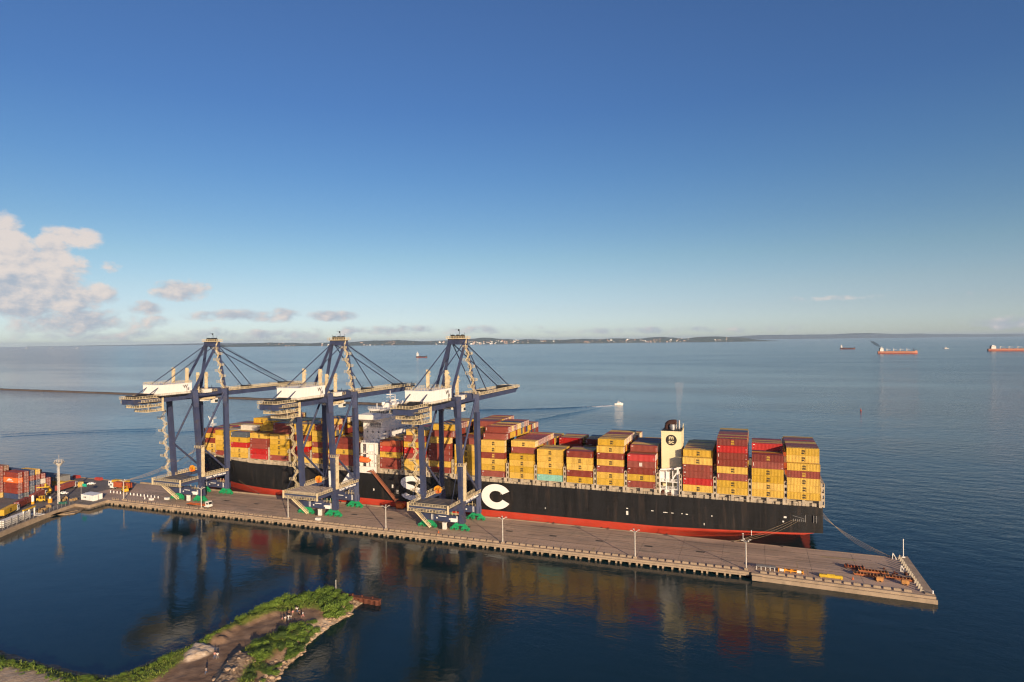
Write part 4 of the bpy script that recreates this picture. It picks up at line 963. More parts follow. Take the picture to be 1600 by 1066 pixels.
    for y in (-42,-37,-30,-22,-15): a.box(-2.6,2.6,y-.5,y+.5,gz0+.3,gz1-.5)
    a.build('girder', BLUE, C)
    a = MB()
    for s in (-1, 1):
        a.add([(s*3.3-.7,YS+4.2,gz0),(s*3.3+.7,YS+4.2,gz0),(s*3.3+.7,73,gz0),(s*3.3-.7,73,gz0),(s*3.3-.7,YS+4.2,gz1),(s*3.3+.7,YS+4.2,gz1),(s*3.3+.7,76.5,gz1),(s*3.3-.7,76.5,gz1)],[(0,3,2,1),(4,5,6,7),(0,1,5,4),(1,2,6,5),(2,3,7,6),(3,0,4,7)])
    for y in (16,27,38,49,60,71): a.box(-2.6,2.6,y-.5,y+.5,gz0+.4,gz1-.5)
    a.box(-4,4,73.2,76.7,gz1-1.2,gz1-.01)
    bm_ = a.build('boom', BLUE, C)
    a = MB()
    for s in (-1, 1):
        a.box(s*4.05,s*5.0,YS+4,76.2,gz1-.1,gz1); a.rail([(s*5.0,YS+4,gz1),(s*5.0,76.2,gz1)],1.15,1.9,.135,kick=True); a.rail([(s*4.1,YS+4,gz1),(s*4.1,76.2,gz1)],1.15,1.9,.15)
    a.rail([(-5,76.3,gz1),(5,76.3,gz1)],1.15,1.6,.17); a.build('railing', CREAM, bm_)
    for y, h_ in ((22,3.4),(30,2.6),(46,2.2),(60,2.4),(72,2.0)):
        a = MB(); a.bar((4.4,y,gz1),(4.4,y,gz1+h_),.14); a.bar((4.4,y,gz1+h_),(4.4,y+1.1,gz1+h_),.16,.22); a.build('lamp_pole', DARK, bm_)
    for q_ in ((-3.6,3.6,32,34,1.5),(-3.6,3.6,63,65.4,1.6),(-2,2,70,72,1.2)): a = MB(); a.box(q_[0],q_[1],q_[2],q_[3],gz1,gz1+q_[4]); a.build('boom_gear', DARK, bm_)
    a = MB()
    for s in (-1, 1):
        xx = s*4.9
        a.box(min(s*4.05,xx),max(s*4.05,xx),-43,YLT-1.6,gz1-.1,gz1); a.rail([(xx,-43,gz1),(xx,-29.5,gz1)],1.15,1.5,.135,kick=True); a.rail([(xx,YLT+3.6,gz1+.3),(xx,YST-1.6,gz1+.3)],1.15,1.5,.135,kick=True)
    a.rail([(-4.9,-43,gz1),(4.9,-43,gz1)],1.15,1.4,.135,kick=True); a.rail([(-6.4,-41,gz0+.6),(-6.4,-30,gz0+.6)],1.1,1.5,.15); a.rail([(6.2,-40,gz0+1),(6.2,-30,gz0+1)],1.1,1.5,.15)
    a.box(4.05,6.3,-40,-30,gz0+.9,gz0+1); a.box(-6.5,-4.05,-41,-30,gz0+.5,gz0+.6)
    # hanging maintenance stages under the backreach
    for z, ya, yb in ((gz0-1.7,-40,-26.5),(gz0-4.2,-35.5,-26.5)):
        for xx in (-4.4, 4.4): a.rail([(xx,ya,z),(xx,yb,z)],1.1,1.5,.15,kick=True)
        a.rail([(-4.4,ya,z),(4.4,ya,z)],1.1,1.5,.15,kick=True); a.rail([(-4.4,yb,z),(4.4,yb,z)],1.1,1.5,.15); a.box(-4.4,4.4,ya,yb,z-.1,z)
    for xx in (-4.3, 4.3):
        for yq in (-39.5,-35,-27): a.box(xx-.1,xx+.1,yq-.1,yq+.1,gz0-4.2 if yq > -38 else gz0-1.7,gz0)
    a.box(4.1,4.7,-27.4,-26.6,gz0-4.4,gz1+1.2)
    a.build('railing', CREAM, C)
    a = MB()
    for k in range(7): a.box(rnd.uniform(-3.5,2.5),rnd.uniform(2.6,3.8),-42+k*1.7,-41+k*1.7,gz1,gz1+rnd.uniform(.8,2.0))
    a.tube((-2.5,-41,gz1+.8),(2.5,-41,gz1+.8),.9,12); a.build('sheave_gear', DARK, C)
    # machinery house
    hz0, hz1 = 57.3, 62.4; hx0, hx1, hy0, hy1 = -6.4, 5.9, -29.2, -10.9
    a = MB(); a.box(hx0,hx1,hy0,hy1,hz0,hz1); a.box(hx0-.15,hx1+.15,hy0-.15,hy1+.15,hz1,hz1+.25)
    for i in range(6): a.box(hx1,hx1+.04,hy0+1.2+i*2.4,hy0+1.28+i*2.4,hz0,hz1)
    for i in range(5): a.box(hx0+1.2+i*2,hx0+1.27+i*2,hy0-.04,hy0,hz0,hz1)
    mh = a.build('machinery_house', WHITE, C)
    a = MB(); a.box(hx0-.6,hx1+.7,hy0-1.2,hy1+.3,hz0-.5,hz0-.05)
    for y in (hy0+.4,-20,-15): a.box(hx0-.3,hx1+.3,y-.3,y+.3,gz1,hz0-.5)
    a.build('house_base', DARK, mh)
    a = MB(); a.rail([(hx1+.6,hy1+.4,hz0-.1),(hx1+.6,hy0-1.1,hz0-.1),(hx0-.5,hy0-1.1,hz0-.1)],1.1,1.3,.1); a.rail([(hx1,hy1,hz1+.25),(hx1,hy0,hz1+.25),(hx0,hy0,hz1+.25),(hx0,hy1,hz1+.25),(hx1,hy1,hz1+.25)],1.1,1.5,.12); a.build('railing', CREAM, mh)
    a = MB(); a.box(hx1+.04,hx1+.1,hy1-2.6,hy1-1.7,hz0+1.6,hz0+3.0); a.build('wall_vent', GREY, mh)
    text_obj('W', 2.5, 'emblem', INK, mh, (hx1+.08, hy1-4.0, hz0+3.6), FACE_X, .02, .03, sx=1.15)
    text_obj('/', 2.0, 'emblem', mat('emblem_pale_blue',(.45,.58,.78),.5), mh, (hx1+.08, hy1-2.2, hz0+3.7), FACE_X, .02, .04)
    # service posts with lamps
    for (x, y, z0, z1) in ((-4.4,-13.2,hz1+.25,70.6),(4.5,-12.6,hz1+.25,70.4),(-.6,-1.2,gz1,67.4),(2.6,1.4,gz1,67.6)):
        a = MB(); a.box(x-.55,x+.55,y-.55,y+.55,z0,z1)
        for q in range(int((z1-z0)/1.6)): a.box(x-.75,x+.75,y-.75,y+.75,z0+.7+q*1.6,z0+.85+q*1.6)
        a.box(x-.9,x+1.0,y-.7,y+.7,z1-1.6,z1-1.4); a.box(x+.6,x+1.1,y-.3,y+.3,z1-1.4,z1-.7); a.bar((x+.9,y,z1-3),(x+1.6,y,z1-2.7),.3); a.build('service_mast', CREAM, C)
    for x, y in ((5.6,2.2),(5.6,-4.8),(6.0,-14)): a = MB(); a.bar((x,y,gz1),(x,y,gz1+3.6),.16); a.build('lamp_pole', DARK, C)
    a = MB(); a.box(3.2,6.4,-2.6,1.6,gz1,gz1+1.8); a.box(3.0,6.6,-2.8,1.8,gz1+1.8,gz1+1.95); a.build('electrical_room', OFFWHITE, C)
    # A frame
    ax, ay, az_ = 4.1, YST, 82.3
    for s in (-1, 1):
        a = MB(); a.bar((s*(LX-.7),YST,58.6),(s*ax,ay,az_),1.25,1.25,w2=1.0,h2=1.0); a.build('frame_leg', BLUE, C)
        a = MB(); a.bar((s*4.3,YL-1.2,56.6),(s*ax,ay-.8,az_),.95,1.0); a.build('frame_leg', BLUE, C)
    a = MB(); a.box(-ax-.6,ax+.6,ay-1.1,ay+1.1,az_-.9,az_+1.6); a.bar((-7.3,ay,66),(7.3,ay,66),.5) if False else None
    a.build('apex_beam', BLUE, C)
    a = MB(); a.box(-ax-1.1,ax+1.3,ay-2,ay+2,az_+1.6,az_+1.75); a.rail([(-ax-1.1,ay-2,az_+1.75),(ax+1.3,ay-2,az_+1.75),(ax+1.3,ay+2,az_+1.75),(-ax-1.1,ay+2,az_+1.75),(-ax-1.1,ay-2,az_+1.75)],1.15,1.3,.14,kick=True)
    a.build('apex_platform', CREAM, C)
    a = MB()
    for x in (-2.6,0,2.4): a.tube((x,ay-.7,az_+2.7),(x,ay+.7,az_+2.7),1.0,12)
    a.bar((.8,ay,az_+1.7),(.8,ay,az_+6.2),.16); a.bar((-1.2,ay,az_+6.2),(.8,ay,az_+6.2),.14); a.box(.2,.75,ay-.1,ay+.1,az_+5.3,az_+6.1); a.bar((3.6,ay,az_+1.7),(3.6,ay,az_+4.6),.1); a.bar((-3.8,ay,az_+1.7),(-3.8,ay,az_+4.2),.1)
    a.build('apex_sheave', DARK, C)
    # zigzag stairs: on the seaside A-frame leg and down the landside leg
    def stairs(pa, pb, n, off, wdt, nm):
        a = MB(); pa = Vector(pa); pb = Vector(pb); off = Vector(off)
        for i in range(n):
            p = pa.lerp(pb, i/n); q = pa.lerp(pb, (i+1)/n); p2 = p+off*(1.0 if i % 2 else .1); q2 = q+off*(.1 if i % 2 else 1.0)
            a.bar(p2, q2, wdt, .16); up = Vector((0,0,1.1))
            a.bar(p2+up, q2+up, .13, .13); a.bar(p2+up*.5, q2+up*.5, .1, .1); a.bar(p2, p2+up, .13); a.bar(q2, q2+up, .13); m_ = p2.lerp(q2, .5); a.bar(m_, m_+up, .1)
            e_ = off.normalized()*.9
            a.box(q2.x-abs(e_.x)-.5,q2.x+abs(e_.x)+.5,q2.y-abs(e_.y)-.5,q2.y+abs(e_.y)+.5,q2.z-.08,q2.z+.05)
            a.rail([(q2.x-abs(e_.x)-.5,q2.y-abs(e_.y)-.5,q2.z),(q2.x+abs(e_.x)+.5,q2.y-abs(e_.y)-.5,q2.z),(q2.x+abs(e_.x)+.5,q2.y+abs(e_.y)+.5,q2.z)],1.1,1.2,.13)
        return a.build(nm, CREAM, C)
    stairs((ax+1.0,ay-1,az_+.5),(LX+.6,ay-1.3,58.6),8,(-1.7,-.9,0),1.1,'staircase')
    stairs((-LX-1.7,-12.6,53.5),(-LX-1.7,-9.4,13.4),12,(-1.6,-2.2,0),1.15,'staircase')
    a = MB(); p = Vector((-10.2,-17.5,10.6)); q = Vector((-5.6,-10.2,.5)); 
    for d_ in (-.55,.55):
        dd = Vector((0,d_,0)); a.bar(p+dd,q+dd,.16,.4); a.bar(p+dd+Vector((0,0,1.1)),q+dd+Vector((0,0,1.1)),.14)
        for i in range(9): m_ = p.lerp(q,i/8)+dd; a.bar(m_,m_+Vector((0,0,1.1)),.12)
    for i in range(20): m_ = p.lerp(q,i/19); a.box(m_.x-.15,m_.x+.15,m_.y-.5,m_.y+.5,m_.z-.03,m_.z+.03)
    a.build('staircase', CREAM, C)
    # lift shaft on the landside right leg
    a = MB(); a.box(LX+1.1,LX+2.0,YL-1.4,YL-.1,13.3,28.6); a.box(LX-1.6,LX+2.1,YL-3.2,YL+.1,28.6,28.75); a.rail([(LX-1.6,YL-3.2,28.7),(LX+2.1,YL-3.2,28.7),(LX+2.1,YL+.1,28.7)],1.1,1.2,.15)
    for q in range(8): a.box(LX+1.05,LX+2.08,YL-1.46,YL-.04,14+q*1.9,14.2+q*1.9)
    a.build('lift_shaft', CREAM, C)
    # cable reel
    a = MB()
    for d_ in (-.5,.42): a.tube((-LX+2.0,.5+d_,14.6),(-LX+2.0,.5+d_+.08,14.6),1.75,24)
    a.tube((-LX+2.0,0,14.6),(-LX+2.0,1,14.6),1.1,20); a.build('cable_reel', AMBER, C)
    a = MB(); a.box(-LX+1.2,-LX+3.4,-.3,1.3,13.2,14.2); a.build('reel_stand', ORANGE, C)
    # stays and hoist ropes
    for s in (-1, 1):
        for y, z, r in ((64.0,gz1+1.5,.27),(33,gz1+1.4,.25)):
            a = MB(); a.tube((s*3.4,ay+.8,az_-.2),(s*3.6,y,z),r,8); a.build('stay', BLUE_LIGHT, C)
        a = MB(); a.tube((s*3.6,ay-.8,az_),(s*4.0,-36,gz1+.6),.23,8); a.build('stay', BLUE_LIGHT, C)
    a = MB()
    for k in range(4): a.tube((-1.5+k,ay,az_+2.9),(-1.5+k,62,gz1+2.0),.055,4); a.tube((-1.5+k,ay,az_+2.9),(-1.5+k,-16,hz1),.05,4)
    a.build('hoist_rope', DARK, C)
    # trolley with driver's cab
    a = MB(); a.box(-4.6,4.6,-1.5,5.5,gz0-1.1,gz0-.15); a.rail([(4.6,-1.5,gz0-1.1),(4.6,5.5,gz0-1.1)],1.1,1.3,.14); a.rail([(-4.6,-1.5,gz0-1.1),(4.6,-1.5,gz0-1.1)],1.1,1.3,.14); tr_ = a.build('trolley', CREAM, C)
    a = MB(); a.box(1.2,3.4,5.6,8.4,gz0-3.6,gz0-1.0); a.box(-3.5,3.2,-1.2,3,gz0-2.0,gz0-1.1); cb = a.build('driver_cab', OFFWHITE, tr_)
    a = MB(); a.box(1.16,3.44,6.4,8.44,gz0-3.2,gz0-1.9); a.build('window', GLASS, cb)
    return C
crane = build_crane()
CX = [(-129.0, 'blue gantry crane nearest the stern, its boom clear over the stacks'), (-195.8, 'middle of the three blue gantry cranes, in front of the white bridge house'), (-280.2, 'blue gantry crane at the bow end, its white house against the open water')]
for i, (x, l_) in enumerate(CX):
    o = crane if i == 0 else copy_tree(crane)
    o.location = (x, 255.9, ZQ); tag(o, l_, 'crane', 'three gantry cranes on the quay')

t = empty('hatch_cover', (-195.8-.6, 255.9-13.6, ZQ+12.68)); tag(t, 'pale ribbed hatch cover laid on the low platform of the middle crane', 'hatch cover')
HC = mat('hatch_tan', (.42,.35,.28), .7, var=.2, scale=.4, dirt=(.25,.15,.10), dirt_amt=.5, dirt_scale=.5)
a = MB(); a.box(-8.4,8.0,-6.2,6.0,0,.75); a.build('panel', HC, t)
for k in range(9):
    a = MB(); a.box(-8.3+k*2.0,-8.05+k*2.0,-6.1,5.9,.75,.86); a.build('rib', HC, t)
# containers and gear on the quay by the cranes
container('Y', (-263.5, 262.5, 15.9+.0), 0, 'x', None) if False else None
for (x, y, l_) in ((-190.5,239.6,'small white electric box on the quay edge near the middle crane'),(-299.4,241.0,'low pale block on the quay near the crane at the bow end'),(-292.5,244.6,'pale concrete block beside the green wheels of the bow-end crane')):
    a = MB(); a.box(-1.2,1.2,-.6,.6,0,.95); a.box(-1.3,1.3,-.7,.7,.95,1.1); tag(a.build('quay_box', OFFWHITE, None, (x,y,ZQ)), l_, 'box', 'pale boxes on the quay')

# ------------------------------------------------------------------ container yard at the shore end
yd = MB()
edge = [(-250-100,120),(-313,176.8),(-319.2,189.5),(-325.5,204.3),(-331.4,222.6),(-326.6,222.6),(-321.0,222.9),(-322.6,233.6),(-322.1,yn(-322)+.9),(-345,yn(-345)+.9),(-345.02,YN1-3.6),(-372,267.7),(-410,266.9),(-470,266.5),(-560,264),(-560,120)]
edge[0] = (-285, 120)
yd.prism(edge, -3, ZQ-.03); tag(yd.build('yard_pavement', ASPH), kind='structure')
e = MB()
def wallrun(mb, pts, w_, z0, z1):
    for a, b in zip(pts[:-1], pts[1:]): mb.bar((a[0],a[1],(z0+z1)/2), (b[0],b[1],(z0+z1)/2), w_, z1-z0)
wallrun(e, [(-285,120),(-313,176.8),(-319.2,189.5),(-325.5,204.3),(-331.4,222.6)], .8, 1.2, ZQ+.18)
wallrun(e, [(-331.4,222.4),(-321.0,222.7),(-322.4,233.8)], 1.0, 2.2, ZQ+.15)
wallrun(e, [(-345,267.2),(-372,267.9),(-410,267.1),(-470,266.7),(-560,264.2)], 1.0, 1.0, ZQ+.2)
tag(e.build('quay_kerb', CONC2), kind='structure')
e = MB(); x0, y0 = -331, 221.6
for i in range(5): e.box(-331+i*2.0,-330.3+i*2.0,221.7,222.9,-2,2.3)
for i in range(4): e.box(-321.6-.4*i,-320.4-.4*i,224+i*2.3,224.7+i*2.3,-2,2.3)
tag(e.build('quay_pile', CONC3), kind='structure')
# low muddy apron in the corner of the basin
e = MB(); e.prism([(-326.2,204.5),(-328.6,209.4),(-322.1,211.4),(-319.6,214.2),(-321.5,218.6),(-324,222),(-332,222)], -1, 1.9); e.prism([(-325.9,205.5),(-328,210),(-323.5,212),(-322.6,218),(-331,221)], 1.9, 2.2)
tag(e.build('mud_apron', mat('mud_bank',(.27,.20,.13),.95,var=.3,scale=.5,bump=.4,bscale=1.2)), kind='structure')
# fence along the yard edge
f_ = empty('yard_fence', (0,0,ZQ)); tag(f_, 'grey wire fence with thin posts along the edge of the yard', 'fence')
a = MB(); run = [(-314.6,177.2),(-320.3,189.9),(-326.6,204.8),(-332.4,222.0)]
pf_ = MB()
for p, q in zip(run[:-1], run[1:]):
    p = Vector((*p,0)); q = Vector((*q,0)); n = int((q-p).length/2.4)
    for z in (.5,1.0,1.5,2.0): a.bar(p+Vector((0,0,z)), q+Vector((0,0,z)), .06)
    for i in range(n+1): c = p.lerp(q, i/n); pf_.box(c.x-.07,c.x+.07,c.y-.07,c.y+.07,0,2.1)
a.build('fence_wire', GREY, f_); pf_.build('fence_post', GREY, f_)
# yard stacks
YG = 'containers stacked in the yard'
def ystack(x, y, cols, lab, short=False, rz=0, near=True, z0=ZQ):
    for t, c in enumerate(cols): container(c, (x, y, z0+t*2.87), rz, '%s container, %s tier up in %s' % (CNAME[c], ORD[t+1], lab), YG, near=near, door=True, short=short, style='y')
ystack(-376.4, 219.5, 'URRHR', 'the front stack of the yard', near=True)
lg = text_obj('hamburg\nexport', .8, 'lettering', PANELW, None, (-376.9, 218.2, ZQ+3*2.87+1.5), FACE_Y, .01, .03); 
o_ = [o for o in bpy.data.objects if o.get('label') == 'orange container, fourth tier up in the front stack of the yard'][0]
bpy.data.objects.remove(lg)
a = MB(); a.box(-2.6,1.2,-1.25,-1.21,1.45,1.85); a.box(-3.2,2.2,-1.25,-1.21,.8,1.05); a.box(-1.6,-.2,-1.25,-1.21,1.95,2.2); a.build('marking', PANELW, o_)
ystack(-376.4, 222.6, 'GRRRR', 'the second yard row behind the orange box', near=False)
ystack(-376.4, 225.6, 'UGURU', 'the third yard row, mostly navy', near=False)
ystack(-376.4, 228.4, 'RRURY', 'the fourth yard row, topped by a yellow box', near=False)
ystack(-376.4, 231.2, 'RRWR', 'the fifth yard row with one white box', near=False)
ystack(-376.4, 234.0, 'RRR', 'the lowest yard row at the seaward end', near=False)
ystack(-389.5, 217.5, 'YRRRRR', 'the tall stack at the photo edge', near=True)
ystack(-389.5, 220.4, 'YRRRRN', 'the row behind the tall edge stack', near=False)
ystack(-389.5, 226.0, 'RRYRU', 'the dark row behind the front stack', near=False)
ystack(-389.5, 231.5, 'RYRY', 'the back row with a yellow top', near=False)
ystack(-389.5, 237.5, 'YNYN', 'the row nearest the bay, brown and yellow', near=False)
ystack(-403.5, 222.0, 'RRYRR', 'the block beyond the tall edge stack', near=False)
ystack(-403.5, 229.0, 'YRRY', 'the inner block by the water', near=False)
ystack(-403.5, 236.0, 'RRY', 'the low block farthest along the yard', near=False)
ystack(-381.0, 247.5, 'Y', 'the low pair behind the light mast', near=True)
ystack(-372.8, 250.0, 'Y', 'the low pair beside the dark shed row', near=True)
# trucks
def truck(x, y, rz, cab, box, l_, boxlab=None, short2=False):
    t = empty('truck', (x, y, ZQ), rz); tag(t, l_, 'truck', None)
    a = MB(); a.box(4.6,13.0-14.2+6.2+.0,-.5,.5,.9,1.2) if False else None
    a = MB(); a.box(-6.4,6.2,-.5,.5,1.0,1.3); a.box(-6.4,6.2,-1.1,-.85,1.15,1.35); a.box(-6.4,6.2,.85,1.1,1.15,1.35)
    for q in (-6,-2,2,6): a.box(q-.12,q+.12,-1.1,1.1,1.1,1.3)
    a.build('trailer', DARK if box else ORANGE, t)
    a = MB(); a.add([(6.7,-1.2,.7),(8.9,-1.2,.7),(8.9,1.2,.7),(6.7,1.2,.7),(6.7,-1.2,3.4),(8.5,-1.2,3.4),(8.5,1.2,3.4),(6.7,1.2,3.4)],[(0,3,2,1),(4,5,6,7),(0,1,5,4),(1,2,6,5),(2,3,7,6),(3,0,4,7)]); a.box(5.6,8.6,-1.1,1.1,.6,1.0)
    cb = a.build('cab', cab, t)
    a = MB(); a.add([(8.74,-1.05,1.9),(8.74,1.05,1.9),(8.56,1.05,3.1),(8.56,-1.05,3.1)],[(0,1,2,3)]); a.box(7.2,8.3,-1.22,-1.19,1.95,2.9); a.box(7.2,8.3,1.19,1.22,1.95,2.9); a.build('window', GLASS, cb)
    for q in (-5.6,-4.3,-3.0,5.2,7.9):
        for s in (-1,1):
            w_ = MB(); w_.tube((q,s*.75,.5),(q,s*1.15,.5),.5,12); w_.tube((q,s*1.15,.5),(q,s*1.18,.5),.25,8,mi=1); w_.build('wheel', [RUBBER, GREY], t)
    if box:
        M_ = Matrix.Rotation(rz, 3, 'Z'); p = M_ @ Vector((-.1,0,0))
        container(box, (x+p.x, y+p.y, ZQ+1.36), rz, boxlab, 'containers riding on trucks', near=True, door=True)
    return t
PI = math.pi
truck(-337.2, 253.2, PI, WHITE, 'O', 'white-cabbed truck carrying a rust orange container on the quay', 'rust orange container on the nearer of two white-cabbed trucks')
truck(-343.6, 256.9, PI, WHITE, 'Y', 'white-cabbed truck behind it carrying a yellow container', 'yellow container on the farther of two white-cabbed trucks')
a2 = math.atan2(27.0, -19.8)
truck(-359.4, 221.3, a2, WHITE, 'R', 'truck carrying a red container at the head of the yard queue', 'brick red container at the head of the yard queue')
truck(-349.6, 208.0, a2+PI, mat('cab_teal',(.06,.36,.27),.45), 'M', 'teal-fronted truck in the yard carrying a maroon container', 'maroon container on the teal-fronted truck in the yard')
truck(-340.6, 196.2, a2, WHITE, 'Y', 'truck carrying a yellow container nearest the yard fence', 'yellow container on the truck nearest the yard fence')
truck(-366.5, 240.5, a2-.3, WHITE, 'R', 'truck with a brick red container waiting beyond the tall light mast', 'brick red container on the truck beyond the light mast')
truck(-265.0, 239.3, 0, OFFWHITE, None, 'empty orange trailer with a pale cab beside the bow-end crane')
# yellow yard machines
def forklift(x, y, rz, l_):
    t = empty('forklift', (x,y,ZQ), rz); tag(t, l_, 'forklift', 'yellow yard machines')
    a = MB(); a.box(-2.4,2.0,-1.1,1.1,.5,1.5); a.box(-2.4,-1.2,-1.1,1.1,1.5,2.0); a.build('body', YELLOW, t)
    a = MB()
    for q in (-.9,.9):
        for s in (-1,1): a.box(q*.9-.08,q*.9+.08,s*.9-.08,s*.9+.08,1.5,3.0)
    a.box(-1.1,1.1,-1.05,1.05,3.0,3.15); a.build('roll_cage', YELLOW, t)
    a = MB(); a.box(2.0,2.3,-.8,-.6,.2,4.4); a.box(2.0,2.3,.6,.8,.2,4.4); a.box(2.0,2.25,-.8,.8,4.2,4.4); a.box(2.3,4.0,-.6,-.4,.2,.3); a.box(2.3,4.0,.4,.6,.2,.3); a.build('mast', DARK, t)
    for q in (-1.6,1.3):
        for s in (-1,1): w_ = MB(); w_.tube((q,s*.85,.55),(q,s*1.2,.55),.55,12); w_.build('wheel', RUBBER, t)
forklift(-330.6, 249.6, 2.8, 'yellow forklift beside the trucks at the root of the quay'); forklift(-352.8, 219.6, .5, 'yellow forklift by the tall light mast in the yard')
t = empty('reach_stacker', (-365.5,229.8,ZQ), -.9); tag(t, 'yellow reach machine with dark cab at the end of the yard rows', 'reach stacker')
a = MB(); a.box(-3,3,-1.6,1.6,.8,2.0); a.box(-3,-1.4,-1.6,1.6,2,2.8); a.build('body', YELLOW, t); a = MB(); a.box(-.6,1.0,-.8,.8,2,4.0); a.build('cab', GLASS, t)
a = MB(); a.bar((-2.4,1.0,3.0),(4.2,1.0,6.8),.8,.9); a.bar((4.2,1.0,6.8),(4.2,1.0,5.6),.5); a.box(3.8,4.6,-3,3,5.2,5.6); a.build('boom', YELLOW, t)
for q in (-2,2):
    for s in (-1,1): w_ = MB(); w_.tube((q,s*1.2,.8),(q,s*1.8,.8),.8,14); w_.build('wheel', RUBBER, t)
# white site offices
for (x, y, l_) in ((-331.6,230.2,'white flat-roofed cabin at the corner of the quay, the nearer of two'),(-332.4,233.2,'white flat-roofed cabin behind the nearer one at the quay corner')):
    t = empty('site_cabin', (x,y,ZQ), -.04); tag(t, l_, 'cabin', 'white cabins at the quay corner')
    a = MB(); a.box(-4.9,4.9,-1.35,1.35,.15,2.9); a.box(-5.0,5.0,-1.45,1.45,2.9,3.05); a.box(-4.6,-4.2,-1.2,1.2,0,.15); a.box(4.2,4.6,-1.2,1.2,0,.15); a.build('body', WHITE, t)
    a = MB(); a.box(-2.6,-2.0,-1.40,-1.34,1.3,2.1); a.box(-1.4,-.8,-1.40,-1.34,1.3,2.1); a.build('window', GLASS, t)
    a = MB(); a.box(1.6,2.5,-1.39,-1.34,.2,2.3); a.build('door', OFFWHITE, t)
# tall light mast
t = empty('light_mast', (-339.7,219.9,ZQ)); tag(t, 'tall pale floodlight mast with a round railed head in the yard', 'light mast')
a = MB(); a.tube((0,0,0),(0,0,20.2),.42,12,r2=.3); a.tube((0,0,0),(0,0,.6),.9,12); a.build('pole', LAMPG, t)
a = MB(); a.tube((0,0,19.6),(0,0,21.3),.7,14,r2=1.9); a.tube((0,0,21.3),(0,0,21.45),1.95,16)
for i in range(10): an = i*PI/5; a.bar((1.9*math.cos(an),1.9*math.sin(an),21.4),(1.9*math.cos(an),1.9*math.sin(an),22.9),.12)
for z in (22.1,22.9):
    for i in range(10): a.bar((1.9*math.cos(i*PI/5),1.9*math.sin(i*PI/5),z),(1.9*math.cos((i+1)*PI/5),1.9*math.sin((i+1)*PI/5),z),.12)
a.bar((0,0,21.4),(0,0,25.6),.1); a.build('railed_head', LAMPG, t)
for i in range(8): an = i*PI/4+.2; b = MB(); c = Vector((2.1*math.cos(an),2.1*math.sin(an),21.7)); b.bar(c, c+Vector((.35*math.cos(an),.35*math.sin(an),-.15)),.7,.6); b.build('floodlight', GREY, t)
a = MB()
for q in range(24): a.box(-.25,.25,-.85,-.75,.8+q*.8,.9+q*.8)
a.box(-.3,-.22,-.85,-.75,.5,19.6); a.box(.22,.3,-.85,-.75,.5,19.6); a.build('ladder', OFFWHITE, t)
# green sign on its post
t = empty('road_sign', (-341.3,232.4,ZQ), .0); tag(t, 'green sign board on a tall thin post near the white cabins', 'sign')
a = MB(); a.tube((0,0,0),(0,0,6.4),.14,8); a.bar((0,0,6.3),(1.2,0,7.0),.14); a.build('post', GREY, t); a = MB(); a.box(1.0,4.2,-.06,.06,6.2,7.7); bd = a.build('board', mat('sign_green',(.02,.42,.28),.4), t)
# bollards in two rows, barriers, drums
bl = MB(); bl.tube((0,0,0),(0,0,1.15),.26,8); bl.tube((0,0,1.15),(0,0,1.25),.18,8); blm = bl.mesh('traffic_post'); blm.materials.append(WHITE)
for i in range(15):
    o = bpy.data.objects.new('traffic_post', blm); col.objects.link(o); o.location = (-336.6+i*2.66, 245.6-.04*i, ZQ); tag(o, '%s short white post from the cabins in the long row' % NTH[i+1], 'traffic post', 'white traffic posts')
for x, y in ((-304.5,241.2),(-358.4,231.6),(-357.3,230.9),(-356.2,230.3),(-355.0,229.7)):
    o = bpy.data.objects.new('traffic_post', blm); col.objects.link(o); o.location = (x,y,ZQ); tag(o, 'short white traffic post standing apart from the long row', 'traffic post', 'stray white traffic posts')
for x, l_ in ((-394.5,'red steel box on the far edge of the yard, farther from the ship'),(-374.8,'red steel box on the far edge of the yard, nearer the ship')):
    a = MB(); a.box(-2.4,2.4,-.9,.9,.0,1.3); a.box(-2.1,2.1,-.7,.7,1.3,1.7); a.box(-2.45,-2.2,-.95,.95,0,1.4); a.box(2.2,2.45,-.95,.95,0,1.4); tag(a.build('steel_box', mat('box_edge_red',(.42,.06,.05),.5), None, (x,266.0,ZQ)), l_, 'box', 'red boxes on the far yard edge')
t = empty('cable_drum', (-346.5,219.6,ZQ)); tag(t, 'amber drum-shaped tank with white cap beside the light mast', 'tank')
a = MB(); a.tube((0,0,0),(0,0,2.2),1.0,14); a.build('body', AMBER, t); a = MB(); a.tube((0,0,2.2),(0,0,3.2),.5,10); a.build('cap', OFFWHITE, t)
t = empty('storage_tank', (-352.2,214.6,ZQ)); tag(t, 'slim white silo on an amber base in the yard', 'silo')
a = MB(); a.tube((0,0,1.4),(0,0,4.2),.62,14); a.tube((0,0,4.2),(0,0,4.7),.62,14,r2=.2); a.build('body', WHITE, t); a = MB(); a.tube((0,0,0),(0,0,1.4),.7,12); a.build('base', AMBER, t)
t = empty('steel_portal', (-325.8,196.8,ZQ), 2.0); tag(t, 'yellow portal frame on thin white legs by the yard fence', 'portal frame')
a = MB(); a.box(-4,4,-.3,.3,4.2,4.9); a.build('beam', YELLOW, t); a = MB()
for q in (-3.7,3.7): a.box(q-.2,q+.2,-.25,.25,0,4.2)
a.box(-.2,.2,-.2,.2,0,4.2); a.build('leg', OFFWHITE, t)
